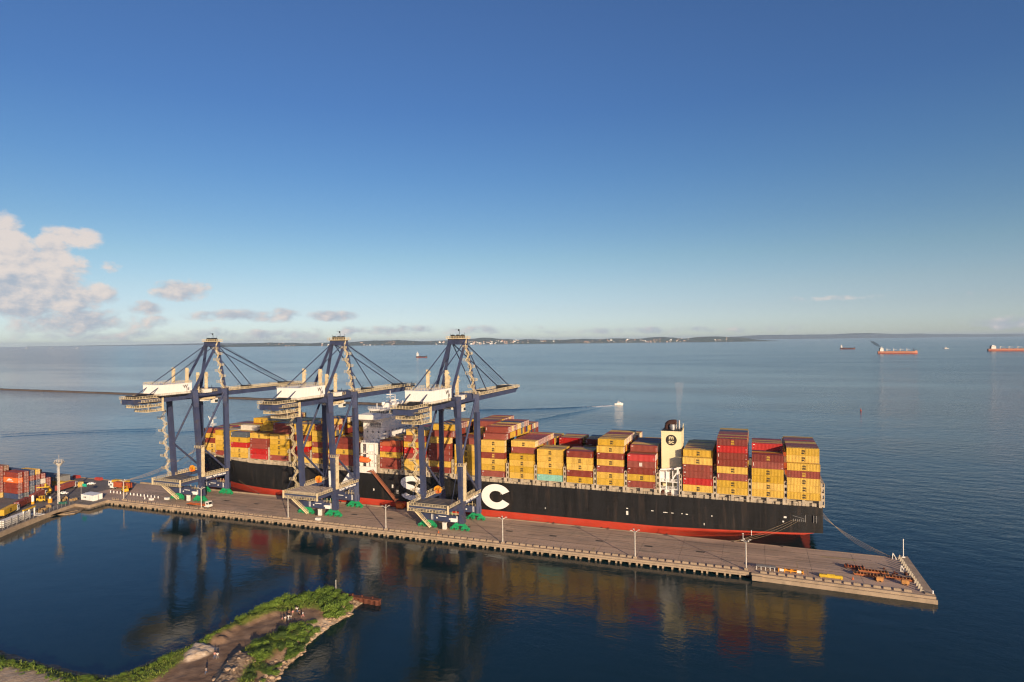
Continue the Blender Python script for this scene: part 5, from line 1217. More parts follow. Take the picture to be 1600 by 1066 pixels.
for i, (x, y, l_) in enumerate(((-319.0,184.2,'stack of white beams by the fence, nearest the photo edge'),(-322.6,192.0,'stack of white beams by the fence, next to the yellow portal'))):
    t = empty('beam_stack', (x-2.4,y+.6,ZQ), 2.0); tag(t, l_, 'beam stack', 'white beam stacks in the yard'); 
    for k in range(4):
        a = MB()
        for q in range(3): a.box(-4.2,4.2,-1.5+q*1.1,-.8+q*1.1,.3+k*.85,.75+k*.85)
        a.build('beam', OFFWHITE, t)
    a = MB()
    for q in (-4.1,0,4.1): a.box(q-.12,q+.12,-1.75,-1.55,0,3.7)
    a.build('post', GREY, t)
pm = MB()
for k in range(3):
    for q in range(4): pm.box(-1.6,1.6,-.8+q*.45,-.5+q*.45,.1+k*.4,.3+k*.4)
    for q in (-1.4,0,1.4): pm.box(q-.1,q+.1,-.85,.9,.3+k*.4,.5+k*.4)
pmm = pm.mesh('pallet_stack'); pmm.materials.append(mat('pallet_wood',(.38,.25,.11),.8,var=.2))
for x, y in ((-333.6,208.0),(-331.2,204.2),(-336.4,212.4),(-343.8,223.8),(-338.6,226.4),(-346.0,227.0)):
    o = bpy.data.objects.new('pallet_stack', pmm); col.objects.link(o); o.location = (x,y,ZQ); o.rotation_euler = (0,0,rnd.uniform(0,3)); tag(o, 'low stack of wooden pallets near the foot of the light mast', 'pallet stack', 'pallet stacks in the yard')
gm = MB(); gm.box(-2.6,2.6,-.8,.8,.3,.5); gm.box(-2.4,2.4,-.6,.6,.5,1.2); gm.box(1.2,2.2,-.5,.5,1.2,1.6); tag(gm.build('flatbed_cart', mat('cart_green',(.03,.15,.11),.6), None, (-336.2,219.4,ZQ)), 'dark green low machine to the right of the light mast foot', 'cart')
wm = MB(); wm.prism([(-4,-1.6),(4.5,-1.1),(4,1.8),(-3.6,1.5)], .05, .4); wm.bar((-3,-.8,.5),(3,.6,.8),.6,.3); wm.bar((-2,.8,.5),(2.6,-.5,.7),.5,.3)
tag(wm.build('tarpaulin', OFFWHITE, None, (-328.8,201.6,ZQ)), 'pale tarpaulin-covered heap inside the yard fence', 'tarpaulin')
# shed behind the yard rows
t = empty('warehouse_shed', (-396,251,ZQ)); tag(t, 'long low dark shed in shade behind the yard containers', 'shed'); a = MB(); a.box(-12,12,-4,4,0,5.0); a.build('wall', GREY, t); a = MB(); a.add([(-12.4,-4.4,5),(12.4,-4.4,5),(12.4,4.4,5),(-12.4,4.4,5),(-12.4,0,6.2),(12.4,0,6.2)],[(0,1,5,4),(2,3,4,5),(0,4,3),(1,2,5),(0,3,2,1)]); a.build('roof', mat('shed_roof',(.10,.10,.11),.6), t)
cm2 = MB(); cm2.box(-2.1,2.1,-.85,.85,.35,.95); cm2.add([(-1.3,-.75,.95),(1.0,-.75,.95),(1.0,.75,.95),(-1.3,.75,.95),(-.9,-.65,1.5),(.5,-.65,1.5),(.5,.65,1.5),(-.9,.65,1.5)],[(4,5,6,7),(0,1,5,4),(1,2,6,5),(2,3,7,6),(3,0,4,7)])
for x, y, l_ in ((-358.6,234.6,'white car parked in the yard below the maroon container'),(-366.6,255.8,'white car parked on the empty paving at the far edge')):
    t = empty('parked_car', (x,y,ZQ), .4); tag(t, l_, 'car', 'white cars in the yard'); cm2.build('body', WHITE, t)
    for q in (-1.3,1.3):
        for s in (-1,1): w_ = MB(); w_.tube((q,s*.7,.34),(q,s*.9,.34),.34,10); w_.build('wheel', RUBBER, t)
    a = MB(); a.box(-.7,.3,-.74,-.70,1.0,1.4); a.build('window', GLASS, t)

# ------------------------------------------------------------------ the spit in the foreground
def W2(pts, z=1.2): return np.array([tuple(at(u, v, z+SEA)[:2]) for u, v in pts])
SHORE = W2([(-90,1002),(0,1019),(60,1036),(120,1050),(180,1058),(230,1037),(300,1006),(365,973),(400,956),(450,939),(500,926),(530,922),(552,930),(570,936),(556,946),(545,958),(520,975),(500,988),(478,1008),(455,1030),(436,1048),(425,1070),(415,1150),(380,1260),(-90,1300)], .3)
PATH = W2([(190,1100),(262,1055),(306,1020),(340,1000),(372,984),(420,965),(452,956),(490,953),(506,958),(480,972),(440,984),(410,995),(385,1010),(350,1038),(335,1062),(330,1110)], 2.0)
ROCK = W2([(342,1048),(362,1026),(388,1020),(398,1030),(384,1045),(372,1066),(362,1100),(325,1110),(330,1070)], 2.5)
SAND = W2([(294,1020),(302,1010),(322,1008),(342,1014),(322,1026),(300,1034),(284,1036)], 2.0)
TAN = W2([(470,985),(505,962),(530,966),(545,958),(500,990),(465,1020),(445,1012)], 1.8)
def inside(P, poly):
    x, y = P[:,0], P[:,1]; r = np.zeros(len(P), bool); n = len(poly)
    for i in range(n):
        x1, y1 = poly[i]; x2, y2 = poly[(i+1) % n]
        c = ((y1 > y) != (y2 > y)); xi = (x2-x1)*(y-y1)/(y2-y1+1e-12)+x1; r ^= c & (x < xi)
    return r
def dist(P, poly):
    d = np.full(len(P), 1e9); n = len(poly)
    for i in range(n):
        a, b = poly[i], poly[(i+1) % n]; ab = b-a; t = np.clip(((P-a)@ab)/(ab@ab+1e-9), 0, 1); q = a+t[:,None]*ab; d = np.minimum(d, np.hypot(*(P-q).T))
    return np.where(inside(P, poly), d, -d)
step = .7; gx = np.arange(-245, -104, step); gy = np.arange(64, 190, step)
GX, GY = np.meshgrid(gx, gy, indexing='ij'); P2 = np.stack([GX.ravel(), GY.ravel()], 1)
fr = lambda p, s, o=0, oc=5: mnoise.fractal(Vector((p[0]*s, p[1]*s, o)), .9, 2.0, oc)
N1 = np.array([fr(p, .12) for p in P2]); N2 = np.array([fr(p, .5, 5, 4) for p in P2]); N3 = np.array([fr(p, 1.3, 9, 3) for p in P2])
ds = dist(P2, SHORE)+N1*1.2; dp = dist(P2, PATH)+N2*.5; dr = dist(P2, ROCK); dsd = dist(P2, SAND)+N2*.6; dtn = np.maximum(dist(P2, TAN), dist(P2, W2([(-90,1046),(40,1050),(95,1062),(120,1100),(60,1300),(-90,1300)], 1.8)))+N2*1.5
sm = lambda a, x0, x1: np.clip((a-x0)/(x1-x0), 0, 1)**2*(3-2*np.clip((a-x0)/(x1-x0), 0, 1))
Z_ = -2.5+3.0*sm(ds, -4, .8)+1.6*sm(ds, .5, 6)
Z_ += .25*N1*sm(ds, 1, 5)+.10*N2
Z_ += sm(-dp, -.5, 2.2)*.55*sm(ds, 1.5, 4)*(1-sm(-dp, 3, 9)*.4)
Z_ += sm(dr, -1, 2.4)*(1.0+.9*np.abs(N2)+.55*np.abs(N3)); Z_ += sm(dsd, -.4, 1.8)*(.55+.9*np.abs(N2)+.5*np.abs(N3))
# low earth banks along the water side of the path
for (u, v, r_, h_) in ((388,972,3.2,1.1),(368,983,3.0,1.0),(352,992,3.2,1.0),(338,1000,3.0,1.3),(414,964,3.4,.9),(348,1002,2.2,.8),(430,960,2.6,.8),(400,969,2.4,.8)):
    c = at(u, v, 2.0+SEA); q = np.hypot(P2[:,0]-c.x, P2[:,1]-c.y)+N2*.8; Z_ += h_*sm(-q, -r_, 0)
shoreband = sm(-ds, -3.4, -1.2)*(ds > -2)
side = ((P2[:,0]-(-150)) + (P2[:,1]-133)*-.0)
Z_ += .35*np.abs(N3)*shoreband
Z_ += SEA
def patch_attr(me, name, vals):
    a = me.attributes.new(name, 'FLOAT', 'POINT'); a.data.foreach_set('value', np.ascontiguousarray(vals, dtype=np.float32))
nx, ny = len(gx), len(gy); keep = (ds > -7).reshape(nx, ny)
idx = -np.ones(nx*ny, int); faces = []
K = keep
for i in range(nx-1):
    for j in range(ny-1):
        if K[i,j] and K[i+1,j] and K[i,j+1] and K[i+1,j+1]: faces.append((i*ny+j, (i+1)*ny+j, (i+1)*ny+j+1, i*ny+j+1))
used = np.unique(np.array(faces)); idx[used] = np.arange(len(used))
me = bpy.data.meshes.new('spit'); me.from_pydata([(P2[k,0], P2[k,1], Z_[k]) for k in used], [], [tuple(idx[list(f)]) for f in faces])
me.polygons.foreach_set('use_smooth', [True]*len(me.polygons))
right_side = (dist(P2, W2([(300,1300),(335,1062),(350,1038),(385,1010),(440,984),(506,956),(545,930),(700,900),(700,1300)], 1.5)) > 0)
green = sm(-dp, 0, 1.2)*sm(ds, 1.4, 3.2)*(1-sm(dr, -.6, .8))*(1-sm(dsd, -.6, .6))*(1-.85*sm(dtn, -1, 1))
green = np.where(right_side, green*sm(ds, 3.2, 6.0), green)
patch_attr(me, 'grass', green[used]); patch_attr(me, 'rock', np.maximum(sm(dr, -.8, .6), shoreband)[used]); patch_attr(me, 'sand', np.maximum(sm(dsd, -.6, .6), .55*sm(dtn, -1, 1.5))[used])
gm_ = bpy.data.materials.new('spit_ground'); gm_.use_nodes = True; t_ = gm_.node_tree; n_ = t_.nodes; l_ = t_.links; pb_ = n_['Principled BSDF']; pb_.inputs['Roughness'].default_value = .95; pb_.inputs['Specular IOR Level'].default_value = .15
geo = n_.new('ShaderNodeNewGeometry')
def gnoise(sc, de=6):
    q = n_.new('ShaderNodeTexNoise'); q.inputs['Scale'].default_value = sc; q.inputs['Detail'].default_value = de; l_.new(geo.outputs['Position'], q.inputs['Vector']); return q.outputs[0]
def gramp(fac, c0, c1, a=.35, b=.65):
    r = n_.new('ShaderNodeMapRange'); r.inputs[1].default_value = a; r.inputs[2].default_value = b; l_.new(fac, r.inputs[0]); x = n_.new('ShaderNodeMix'); x.data_type = 'RGBA'; l_.new(r.outputs[0], x.inputs[0])
    x.inputs[6].default_value = c0+(1,); x.inputs[7].default_value = c1+(1,); return x.outputs[2]
def gmix(att, base, over):
    a = n_.new('ShaderNodeAttribute'); a.attribute_name = att; x = n_.new('ShaderNodeMix'); x.data_type = 'RGBA'; l_.new(a.outputs['Fac'], x.inputs[0]); l_.new(base, x.inputs[6]); l_.new(over, x.inputs[7]); return x.outputs[2]
dirt_ = gramp(gnoise(.35), (.20,.125,.078), (.30,.20,.13)); rock_ = gramp(gnoise(1.4), (.16,.105,.065), (.46,.34,.22)); sand_ = gramp(gnoise(.8), (.56,.42,.28), (.74,.60,.44)); grass_ = gramp(gnoise(.5), (.06,.095,.016), (.19,.20,.045))
c_ = gmix('sand', gmix('rock', gmix('grass', dirt_, grass_), rock_), sand_); l_.new(c_, pb_.inputs['Base Color'])
bpn = n_.new('ShaderNodeBump'); bpn.inputs['Strength'].default_value = .6; bpn.inputs['Distance'].default_value = .25; l_.new(gnoise(2.2, 8), bpn.inputs['Height']); l_.new(bpn.outputs[0], pb_.inputs['Normal'])
me.materials.append(gm_); spit = bpy.data.objects.new('terrain', me); col.objects.link(spit); tag(spit, kind='structure')
sbv = BVHTree.FromPolygons([v.co.copy() for v in me.vertices], [tuple(p.vertices) for p in me.polygons])
def ground(x, y):
    h = sbv.ray_cast(Vector((x, y, 60)), Vector((0,0,-1))); return h[0].z if h[0] else None
def gval(arr, x, y):
    i = int(round((x-gx[0])/step)); j = int(round((y-gy[0])/step))
    return arr[i*ny+j] if 0 <= i < nx and 0 <= j < ny else -9
LEAF = []
for i, (c0, c1) in enumerate((((.075,.14,.018),(.17,.25,.038)), ((.055,.11,.018),(.15,.23,.035)), ((.035,.07,.018),(.085,.135,.030)), ((.11,.165,.028),(.22,.26,.05)))):
    mm = bpy.data.materials.new('leaf'); mm.use_nodes = True; t = mm.node_tree; b = t.nodes['Principled BSDF']; b.inputs['Roughness'].default_value = .6; b.inputs['Specular IOR Level'].default_value = .25
    g = t.nodes.new('ShaderNodeNewGeometry'); x = t.nodes.new('ShaderNodeMix'); x.data_type = 'RGBA'; t.links.new(g.outputs['Random Per Island'], x.inputs[0]); x.inputs[6].default_value = c0+(1,); x.inputs[7].default_value = c1+(1,); t.links.new(x.outputs[2], b.inputs['Base Color'])
    LEAF.append(mm)
STEM = mat('plant_stem', (.09,.06,.035), .9)
def leaf_clump(n, rx, ry, rz, size, seed, lumps=6):
    r = random.Random(seed); b = MB(); L = [(r.uniform(-rx,rx)*.6, r.uniform(-ry,ry)*.6, r.uniform(.25,.8)*rz, r.uniform(.35,.6)) for _ in range(lumps)]
    for i in range(n):
        cx, cy, cz, s = r.choice(L); d = Vector((r.gauss(0,1), r.gauss(0,1), r.gauss(0,1))).normalized(); q = r.uniform(.55, 1.08)
        p = Vector((cx+d.x*rx*s*q, cy+d.y*ry*s*q, max(.05, cz+d.z*rz*s*.7*q))); nn = (d+Vector((r.gauss(0,.5), r.gauss(0,.5), r.gauss(.3,.5)))).normalized()
        a = nn.cross(Vector((r.gauss(0,1), r.gauss(0,1), r.gauss(0,1)))).normalized(); c = nn.cross(a); s2 = size*r.uniform(.6,1.3)
        b.add([p-a*s2, p+c*s2*.55, p+a*s2, p-c*s2*.55], [(0,1,2,3)])
    return b
bush_m = []
for i in range(5):
    b = leaf_clump(950, 1.8, 1.6, 1.15+.3*i, .13+.035*(i % 3), 40+i, lumps=12); me = b.mesh('bush'); bush_m.append(me)
for me in bush_m: me.materials.append(LEAF[0])
stm = MB()
for k in range(6): an = k*1.05; stm.tube((0,0,-.3),(math.cos(an)*.8,math.sin(an)*.8,1.2),.05,5,r2=.02)
stmm = stm.mesh('stem'); stmm.materials.append(STEM)
def bush(x, y, s, li, label, group):
    z = ground(x, y)
    if z is None or z < SEA+.45: return
    o = bpy.data.objects.new('bush', rnd.choice(bush_m)); col.objects.link(o); o.location = (x, y, z-.15); o.rotation_euler = (0,0,rnd.uniform(0,6.3)); o.scale = (s*rnd.uniform(.85,1.2), s*rnd.uniform(.85,1.2), s*rnd.uniform(.7,1.05)); obj_mat(o, LEAF[li])
    tag(o, label, 'bush', group)
    st = bpy.data.objects.new('stem', stmm); col.objects.link(st); st.parent = o
def scatter(poly, n, rs, li, label, group, cond=None):
    lo, hi = poly.min(0), poly.max(0); k = 0; tries = 0; pl_ = []
    while k < n and tries < n*60:
        tries += 1; p = np.array([rnd.uniform(lo[0],hi[0]), rnd.uniform(lo[1],hi[1])])
        if not inside(p[None], poly)[0]: continue
        if any((p[0]-q[0])**2+(p[1]-q[1])**2 < (1.0*rs[0]*1.2)**2 for q in pl_): continue
        if cond and not cond(*p): continue
        pl_.append(p); bush(p[0], p[1], rnd.uniform(*rs), li if isinstance(li, int) else rnd.choice(li), label, group); k += 1
scatter(W2([(365,974),(400,955),(450,939),(500,927),(528,925),(520,936),(480,944),(430,950),(392,964),(372,975)], 2), 46, (.85,1.3), (0,0,1), 'leafy green bush in the hedge-like strip along the top shore of the spit', 'bushes along the top shore')
scatter(W2([(502,938),(530,928),(550,940),(548,952),(530,966),(512,962),(500,950)], 2.5), 22, (1.0,1.5), (0,0,1), 'dense green bush in the clump at the tip of the spit', 'bushes at the tip of the spit')
scatter(W2([(398,1008),(430,990),(462,978),(488,968),(497,975),(492,990),(470,1006),(445,1024),(420,1036),(398,1030),(385,1024)], 2.2), 46, (.75,1.2), (1,2,2,0), 'low dark bush between the dirt path and the rocky lower shore', 'bushes below the path')
scatter(W2([(425,1034),(440,1020),(440,1036),(425,1046),(400,1066),(392,1110),(380,1110),(392,1050)], 2.2), 12, (.5,.9), (1,2), 'small bush among the rocks at the lower shore', 'bushes among the rocks')
PLN = 1
scatter(W2([(-60,1008),(0,1024),(60,1041),(120,1056),(180,1064),(230,1044),(300,1012),(330,996),(360,978),(368,982),(330,1004),(295,1018),(250,1046),(190,1076),(100,1072),(0,1050),(-60,1036)], 1.8), 60, (.28,.75), (0,1,1,0), 'low leafy plant in the grass along the near water edge', 'plants along the near water edge')
# grass on the left arm of the spit and along the path
gr = MB(); cnt = 0
lo, hi = SHORE.min(0), SHORE.max(0); r5 = random.Random(11)
while cnt < 42000:
    x = r5.uniform(-215, -112); y = r5.uniform(84, 184); g_ = gval(green, x, y)
    cnt += 1
    if g_ < .35 or r5.random() > g_: continue
    z = ground(x, y)
    if z is None: continue
    for k in range(3):
        an = r5.uniform(0, 6.3); h_ = r5.uniform(.10, .38)*(2.6 if r5.random() < .06 else 1); s2 = r5.uniform(.05,.14); dx, dy = math.cos(an)*s2, math.sin(an)*s2; ox, oy = r5.uniform(-.4,.4), r5.uniform(-.4,.4); lx, ly = r5.uniform(-.35,.35), r5.uniform(-.35,.35)
        gr.add([(x+ox-dx,y+oy-dy,z-.05),(x+ox+dx,y+oy+dy,z-.05),(x+ox+lx+dx*.3,y+oy+ly+dy*.3,z+h_),(x+ox+lx-dx*.3,y+oy+ly-dy*.3,z+h_)], [(0,1,2,3)], 0 if r5.random() < .6 else 1)
tag(gr.build('grass', [LEAF[3], LEAF[0]]), 'short rough grass and weeds covering the spit', 'grass', kind='stuff')
# stones along the lower shore
stone_m = []
for i in range(4):
    bm = bmesh.new(); bmesh.ops.create_icosphere(bm, subdivisions=2, radius=.5)
    for v in bm.verts: v.co *= 1+.45*mnoise.noise(v.co*2.1+Vector((i*7,0,0))); v.co.z *= .7
    me = bpy.data.meshes.new('boulder'); bm.to_mesh(me); bm.free(); me.materials.append(mat('shore_stone',(.40,.29,.19),.9,var=.35,scale=.9)); stone_m.append(me)
k = 0; tries = 0
while k < 190 and tries < 40000:
    tries += 1; x = r5.uniform(-170, -112); y = r5.uniform(90, 182); d_ = gval(ds, x, y); rr = gval(dr, x, y)
    on_shore = -.8 < d_ < 2.6 and gval(right_side.astype(float), x, y) > .5
    if not (on_shore or (rr > -.5 and r5.random() < .25)): continue
    z = ground(x, y)
    if z is None or z < SEA-.5: continue
    o = bpy.data.objects.new('boulder', r5.choice(stone_m)); col.objects.link(o); s2 = r5.uniform(.45, 1.35); o.location = (x,y,z+.05); o.scale = (s2*r5.uniform(.8,1.4),s2,s2*.8); o.rotation_euler = (r5.uniform(-.3,.3),r5.uniform(-.3,.3),r5.uniform(0,6))
    if on_shore: tag(o, 'tan stone in the line of rubble along the lower shore of the spit', 'stone', 'stones along the lower shore')
    else: tag(o, 'broken tan stone on the rocky mound beside the dirt path', 'stone', 'stones on the rocky mound')
    k += 1
# rusty sheet pile wall at the tip
p0 = at(512, 926, 1.7+SEA); p1 = at(593, 938.5, 1.7+SEA); t = empty('sheet_pile_wall', (p0.x, p0.y, SEA)); tag(t, 'rusty brown sheet pile wall running into the water from the tip of the spit', 'wall')
a = MB(); d = Vector((p1.x-p0.x, p1.y-p0.y, 0)); L = d.length; d.normalize(); nn = Vector((-d.y, d.x, 0)); n = int(L/.5); vs = []
for i in range(n+1):
    off = .0 if (i//2) % 2 else .32
    c = d*(L*i/n)-nn*off; vs += [(c.x,c.y,-3),(c.x,c.y,1.55)]
m0 = len(vs)
for i in range(n+1):
    off = .0 if (i//2) % 2 else .32
    c = d*(L*i/n)-nn*(off-.9); vs += [(c.x,c.y,-3),(c.x,c.y,1.55)]
a.add(vs, [(2*i,2*i+2,2*i+3,2*i+1) for i in range(n)]+[(m0+2*i+1,m0+2*i+3,m0+2*i+2,m0+2*i) for i in range(n)]+[(2*n,m0+2*n,m0+2*n+1,2*n+1)]); a.build('sheet_pile', RUST, t)
a = MB(); a.bar(Vector((0,0,1.68))+nn*.3, d*L+nn*.3+Vector((0,0,1.68)), 1.7, .26); a.build('capping_beam', mat('rust_light',(.14,.052,.03),.85,var=.3,scale=.6), t)
for q in (.02,.2,.48,.66,.86):
    a = MB(); c = d*(L*q)+nn*.3; a.tube(c+Vector((0,0,1.8)), c+Vector((0,0,2.3)), .3, 8); a.tube(c+Vector((0,0,2.3)), c+Vector((0,0,2.5)), .42, 8); a.build('bollard', RUST, t)
c = at(525, 924, 2.4+SEA); a = MB(); a.tube((0,0,0),(0,0,4.6),.09,6); a.tube((0,0,0),(0,0,.3),.25,8); tag(a.build('marker_pole', OFFWHITE, None, (c.x,c.y,1.6+SEA)), 'thin white pole at the root of the rusty wall', 'pole')

# ------------------------------------------------------------------ people
SKIN = mat('skin', (.33,.19,.12), .6); HAIR = mat('hair', (.02,.015,.012), .7)
CLO = {'white': mat('cloth_white',(.80,.79,.77),.8), 'black': mat('cloth_black',(.02,.02,.022),.8), 'blue': mat('cloth_blue',(.09,.13,.22),.8), 'pink': mat('cloth_pink',(.62,.28,.26),.8), 'grey': mat('cloth_grey',(.22,.22,.23),.8), 'khaki': mat('cloth_khaki',(.30,.22,.14),.8)}
def skin_mesh(name, verts, edges, radii, root=0, sub=1):
    me = bpy.data.meshes.new(name); me.from_pydata(verts, edges, []); o = bpy.data.objects.new('tmp', me); col.objects.link(o)
    o.modifiers.new('s', 'SKIN')
    for i, r in enumerate(radii):
        sv = me.skin_vertices[0].data[i]; sv.radius = (r, r) if not isinstance(r, tuple) else r; sv.use_root = (i == root)
    ss = o.modifiers.new('u', 'SUBSURF'); ss.levels = sub; ss.render_levels = sub
    dg = bpy.context.evaluated_depsgraph_get(); out = bpy.data.meshes.new_from_object(o.evaluated_get(dg)); bpy.data.objects.remove(o); out.name = name
    out.polygons.foreach_set('use_smooth', [True]*len(out.polygons)); return out
def person_meshes(stride, arm):
    V = [(0,0,.95),(0,-.01,1.15),(0,0,1.38),(0,0,1.5),(0,.02,1.62),(0,.01,1.74)]; E = [(0,1),(1,2),(2,3),(3,4),(4,5)]; R = [(.15,.11),(.14,.10),(.17,.11),.055,.095,.075]
    for s in (-1, 1):
        b = len(V); f = stride*s
        V += [(s*.1,0,.90),(s*.11,f*.35,.50),(s*.11,f*.5-.02,.09),(s*.12,f*.5+.14,.04)]; E += [(0,b),(b,b+1),(b+1,b+2),(b+2,b+3)]; R += [.095,.062,.045,.04]
        b = len(V); V += [(s*.2,0,1.40),(s*.27,-f*.15-.01,1.14),(s*.27,-f*.3+arm*.22,.92+arm*.12),(s*.26,-f*.34+arm*.28,.82+arm*.15)]; E += [(2,b),(b,b+1),(b+1,b+2),(b+2,b+3)]; R += [.06,.045,.034,.03]
        h = b+3
        for k, (dx, L_) in enumerate(((-.03,.075),(-.012,.09),(.006,.085),(.022,.065))):
            q = len(V); hx, hy, hz_ = V[h]; V += [(hx+dx*.5,hy+.012,hz_-L_*.6),(hx+dx*.6,hy+.03,hz_-L_)]; E += [(h,q),(q,q+1)]; R += [.011,.009]
        q = len(V); hx, hy, hz_ = V[h]; V += [(hx-s*.02,hy+.04,hz_-.01),(hx-s*.02,hy+.055,hz_-.05)]; E += [(h,q),(q,q+1)]; R += [.012,.01]
    body = skin_mesh('person', V, E, R)
    SV = [(0,0,.93),(0,0,1.15),(0,0,1.38),(0,0,1.46)]; SE = [(0,1),(1,2),(2,3)]; SR = [(.175,.14),(.165,.125),(.19,.135),.085]
    for s in (-1, 1):
        b = len(SV); SV += [(s*.2,0,1.40),(s*.245,-stride*s*.08,1.20)]; SE += [(2,b),(b,b+1)]; SR += [.085,.07]
    shirt = skin_mesh('shirt', SV, SE, SR)
    TV = [(0,0,.99),(0,0,.90)]; TE = [(0,1)]; TR = [(.175,.135),(.165,.135)]
    for s in (-1, 1):
        f = stride*s; b = len(TV); TV += [(s*.1,0,.84),(s*.11,f*.35,.50),(s*.11,f*.5-.02,.13)]; TE += [(1,b),(b,b+1),(b+1,b+2)]; TR += [.115,.085,.07]
    tr_ = skin_mesh('trousers', TV, TE, TR)
    hb_ = MB(); me = None
    bm = bmesh.new(); bmesh.ops.create_icosphere(bm, subdivisions=2, radius=.118)
    for v in list(bm.verts):
        v.co = Vector((v.co.x*.95, v.co.y*1.05-.018, v.co.z*1.1+1.70))
    bmesh.ops.delete(bm, geom=[v for v in bm.verts if v.co.z < 1.66 and v.co.y > -.02 or v.co.z < 1.6], context='VERTS'); hm_ = bpy.data.meshes.new('hair'); bm.to_mesh(hm_); bm.free(); hm_.materials.append(HAIR)
    fc = MB(); 
    for s in (-1,1): fc.box(s*.035-.014,s*.035+.014,.098,.112,1.665,1.685)
    fm_ = fc.mesh('eye'); fm_.materials.append(HAIR)
    ns = MB(); ns.add([(-.016,.10,1.63),(.016,.10,1.63),(0,.135,1.635),(0,.105,1.67)],[(0,1,2),(1,3,2),(3,0,2)]); ns.box(-.025,.025,.092,.106,1.595,1.605); nm_ = ns.mesh('nose'); nm_.materials.append(SKIN)
    body.materials.clear(); body.materials.append(SKIN)
    for q in (shirt, tr_): q.materials.clear(); q.materials.append(CLO['white'])
    return body, shirt, tr_, hm_, fm_, nm_
POSE = [person_meshes(0, 0), person_meshes(.0, .9), person_meshes(.62, .2)]
PEOPLE = [  # u, v of the feet, pose, shirt, trousers, facing, label
    (441.0,973.5,1,'pink','black',2.2,'person in a pink top at the near end of the gathered group'), (445.8,971.8,0,'white','khaki',1.0,'person in a white shirt and tan trousers second along the gathered row'),
    (450.8,970.0,1,'white','white',.4,'person all in white in the middle of the gathered row'), (454.6,969.8,0,'white','grey',-.4,'person in a white shirt and grey trousers next to the one all in white'),
    (451.6,962.5,0,'black','black',.2,'person all in black behind the middle of the gathered row'), (457.6,963.0,2,'pink','khaki',-2.0,'person in a pink top and tan trousers stepping behind the row'),
    (462.9,957.2,0,'white','black',1.8,'person in a white shirt and black trousers at the back of the group'), (464.9,957.8,1,'white','blue',.9,'person in a white shirt and blue trousers at the back of the group'),
    (468.6,963.0,0,'black','black',-1.2,'person in black standing apart at the far edge of the group'), (473.2,964.8,2,'white','pink',2.8,'person in a white shirt and pink trousers at the right of the group'),
    (467.5,962.0,0,'grey','black',.3,'person in a grey top and black trousers beside the one in black'),
    (335.6,1029.3,2,'pink','blue',.6,'person in a pink top walking on the dirt path with another in white'), (339.9,1030.0,2,'white','grey',.5,'person in a white shirt walking on the dirt path beside the pale mound'),
    (322.0,1054.0,2,'grey','blue',.4,'person in grey walking alone on the dirt path')]
for (u, v, po, sh, tr2, rz, l_) in PEOPLE:
    p = at(u, v, 2.2+SEA); z = ground(p.x, p.y) or 3.4; p = at(u, v, z); z = ground(p.x, p.y) or z
    B_, S_, T_, H_, E2, N_ = POSE[po]; o = bpy.data.objects.new('person', B_); col.objects.link(o); o.location = (p.x, p.y, z-.01); o.rotation_euler = (0,0,rz); k = rnd.uniform(1.05, 1.15); o.scale = (k,k,k)
    tag(o, l_, 'person', 'people on the spit')
    for nm, me_, m_ in (('shirt', S_, CLO[sh]), ('trousers', T_, CLO[tr2]), ('hair', H_, HAIR), ('eye', E2, HAIR), ('nose', N_, SKIN)):
        c = bpy.data.objects.new(nm, me_); col.objects.link(c); c.parent = o; obj_mat(c, m_)

# ------------------------------------------------------------------ vessels out in the bay
def hull_prof(L, B, D, mb, bow=.18, T=-2, mi=0, z0=None):
    n = 14; vs = []
    for i in range(n+1):
        t = i/n; x = -L/2+L*t; bb = B/2*(1 if t < 1-bow else max(.02, 1-((t-1+bow)/bow)**2)); bb *= .88 if t < .02 else 1
        bw = bb*(.85 if t < 1-bow else .7); sh = D*(1+.12*max(0, (t-.85)/.15))
        vs += [(x-(.0),-bw,T),(x,-bb,sh*.3),(x,-bb,sh),(x,bb,sh),(x,bb,sh*.3),(x,bw,T)]
    fs = []
    for i in range(n):
        for k in range(5): fs.append((i*6+k, (i+1)*6+k, (i+1)*6+k+1, i*6+k+1))
    b = len(mb.v); mb.v += vs
    for f in fs: mb.f.append(tuple(b+q for q in f)); k = (f[0]) % 6; mb.mi.append(mi+1 if k in (0,4) else (mi+2 if k == 2 else mi))
    mb.f.append(tuple(b+q for q in range(6))); mb.mi.append(mi)
FAR_RED = mat('far_hull_red',(.38,.09,.055),.7); FAR_DARK = mat('far_hull_dark',(.04,.035,.04),.7); FAR_TAN = mat('far_hull_tan',(.46,.20,.12),.7); FARD = mat('far_deck',(.34,.16,.11),.8)
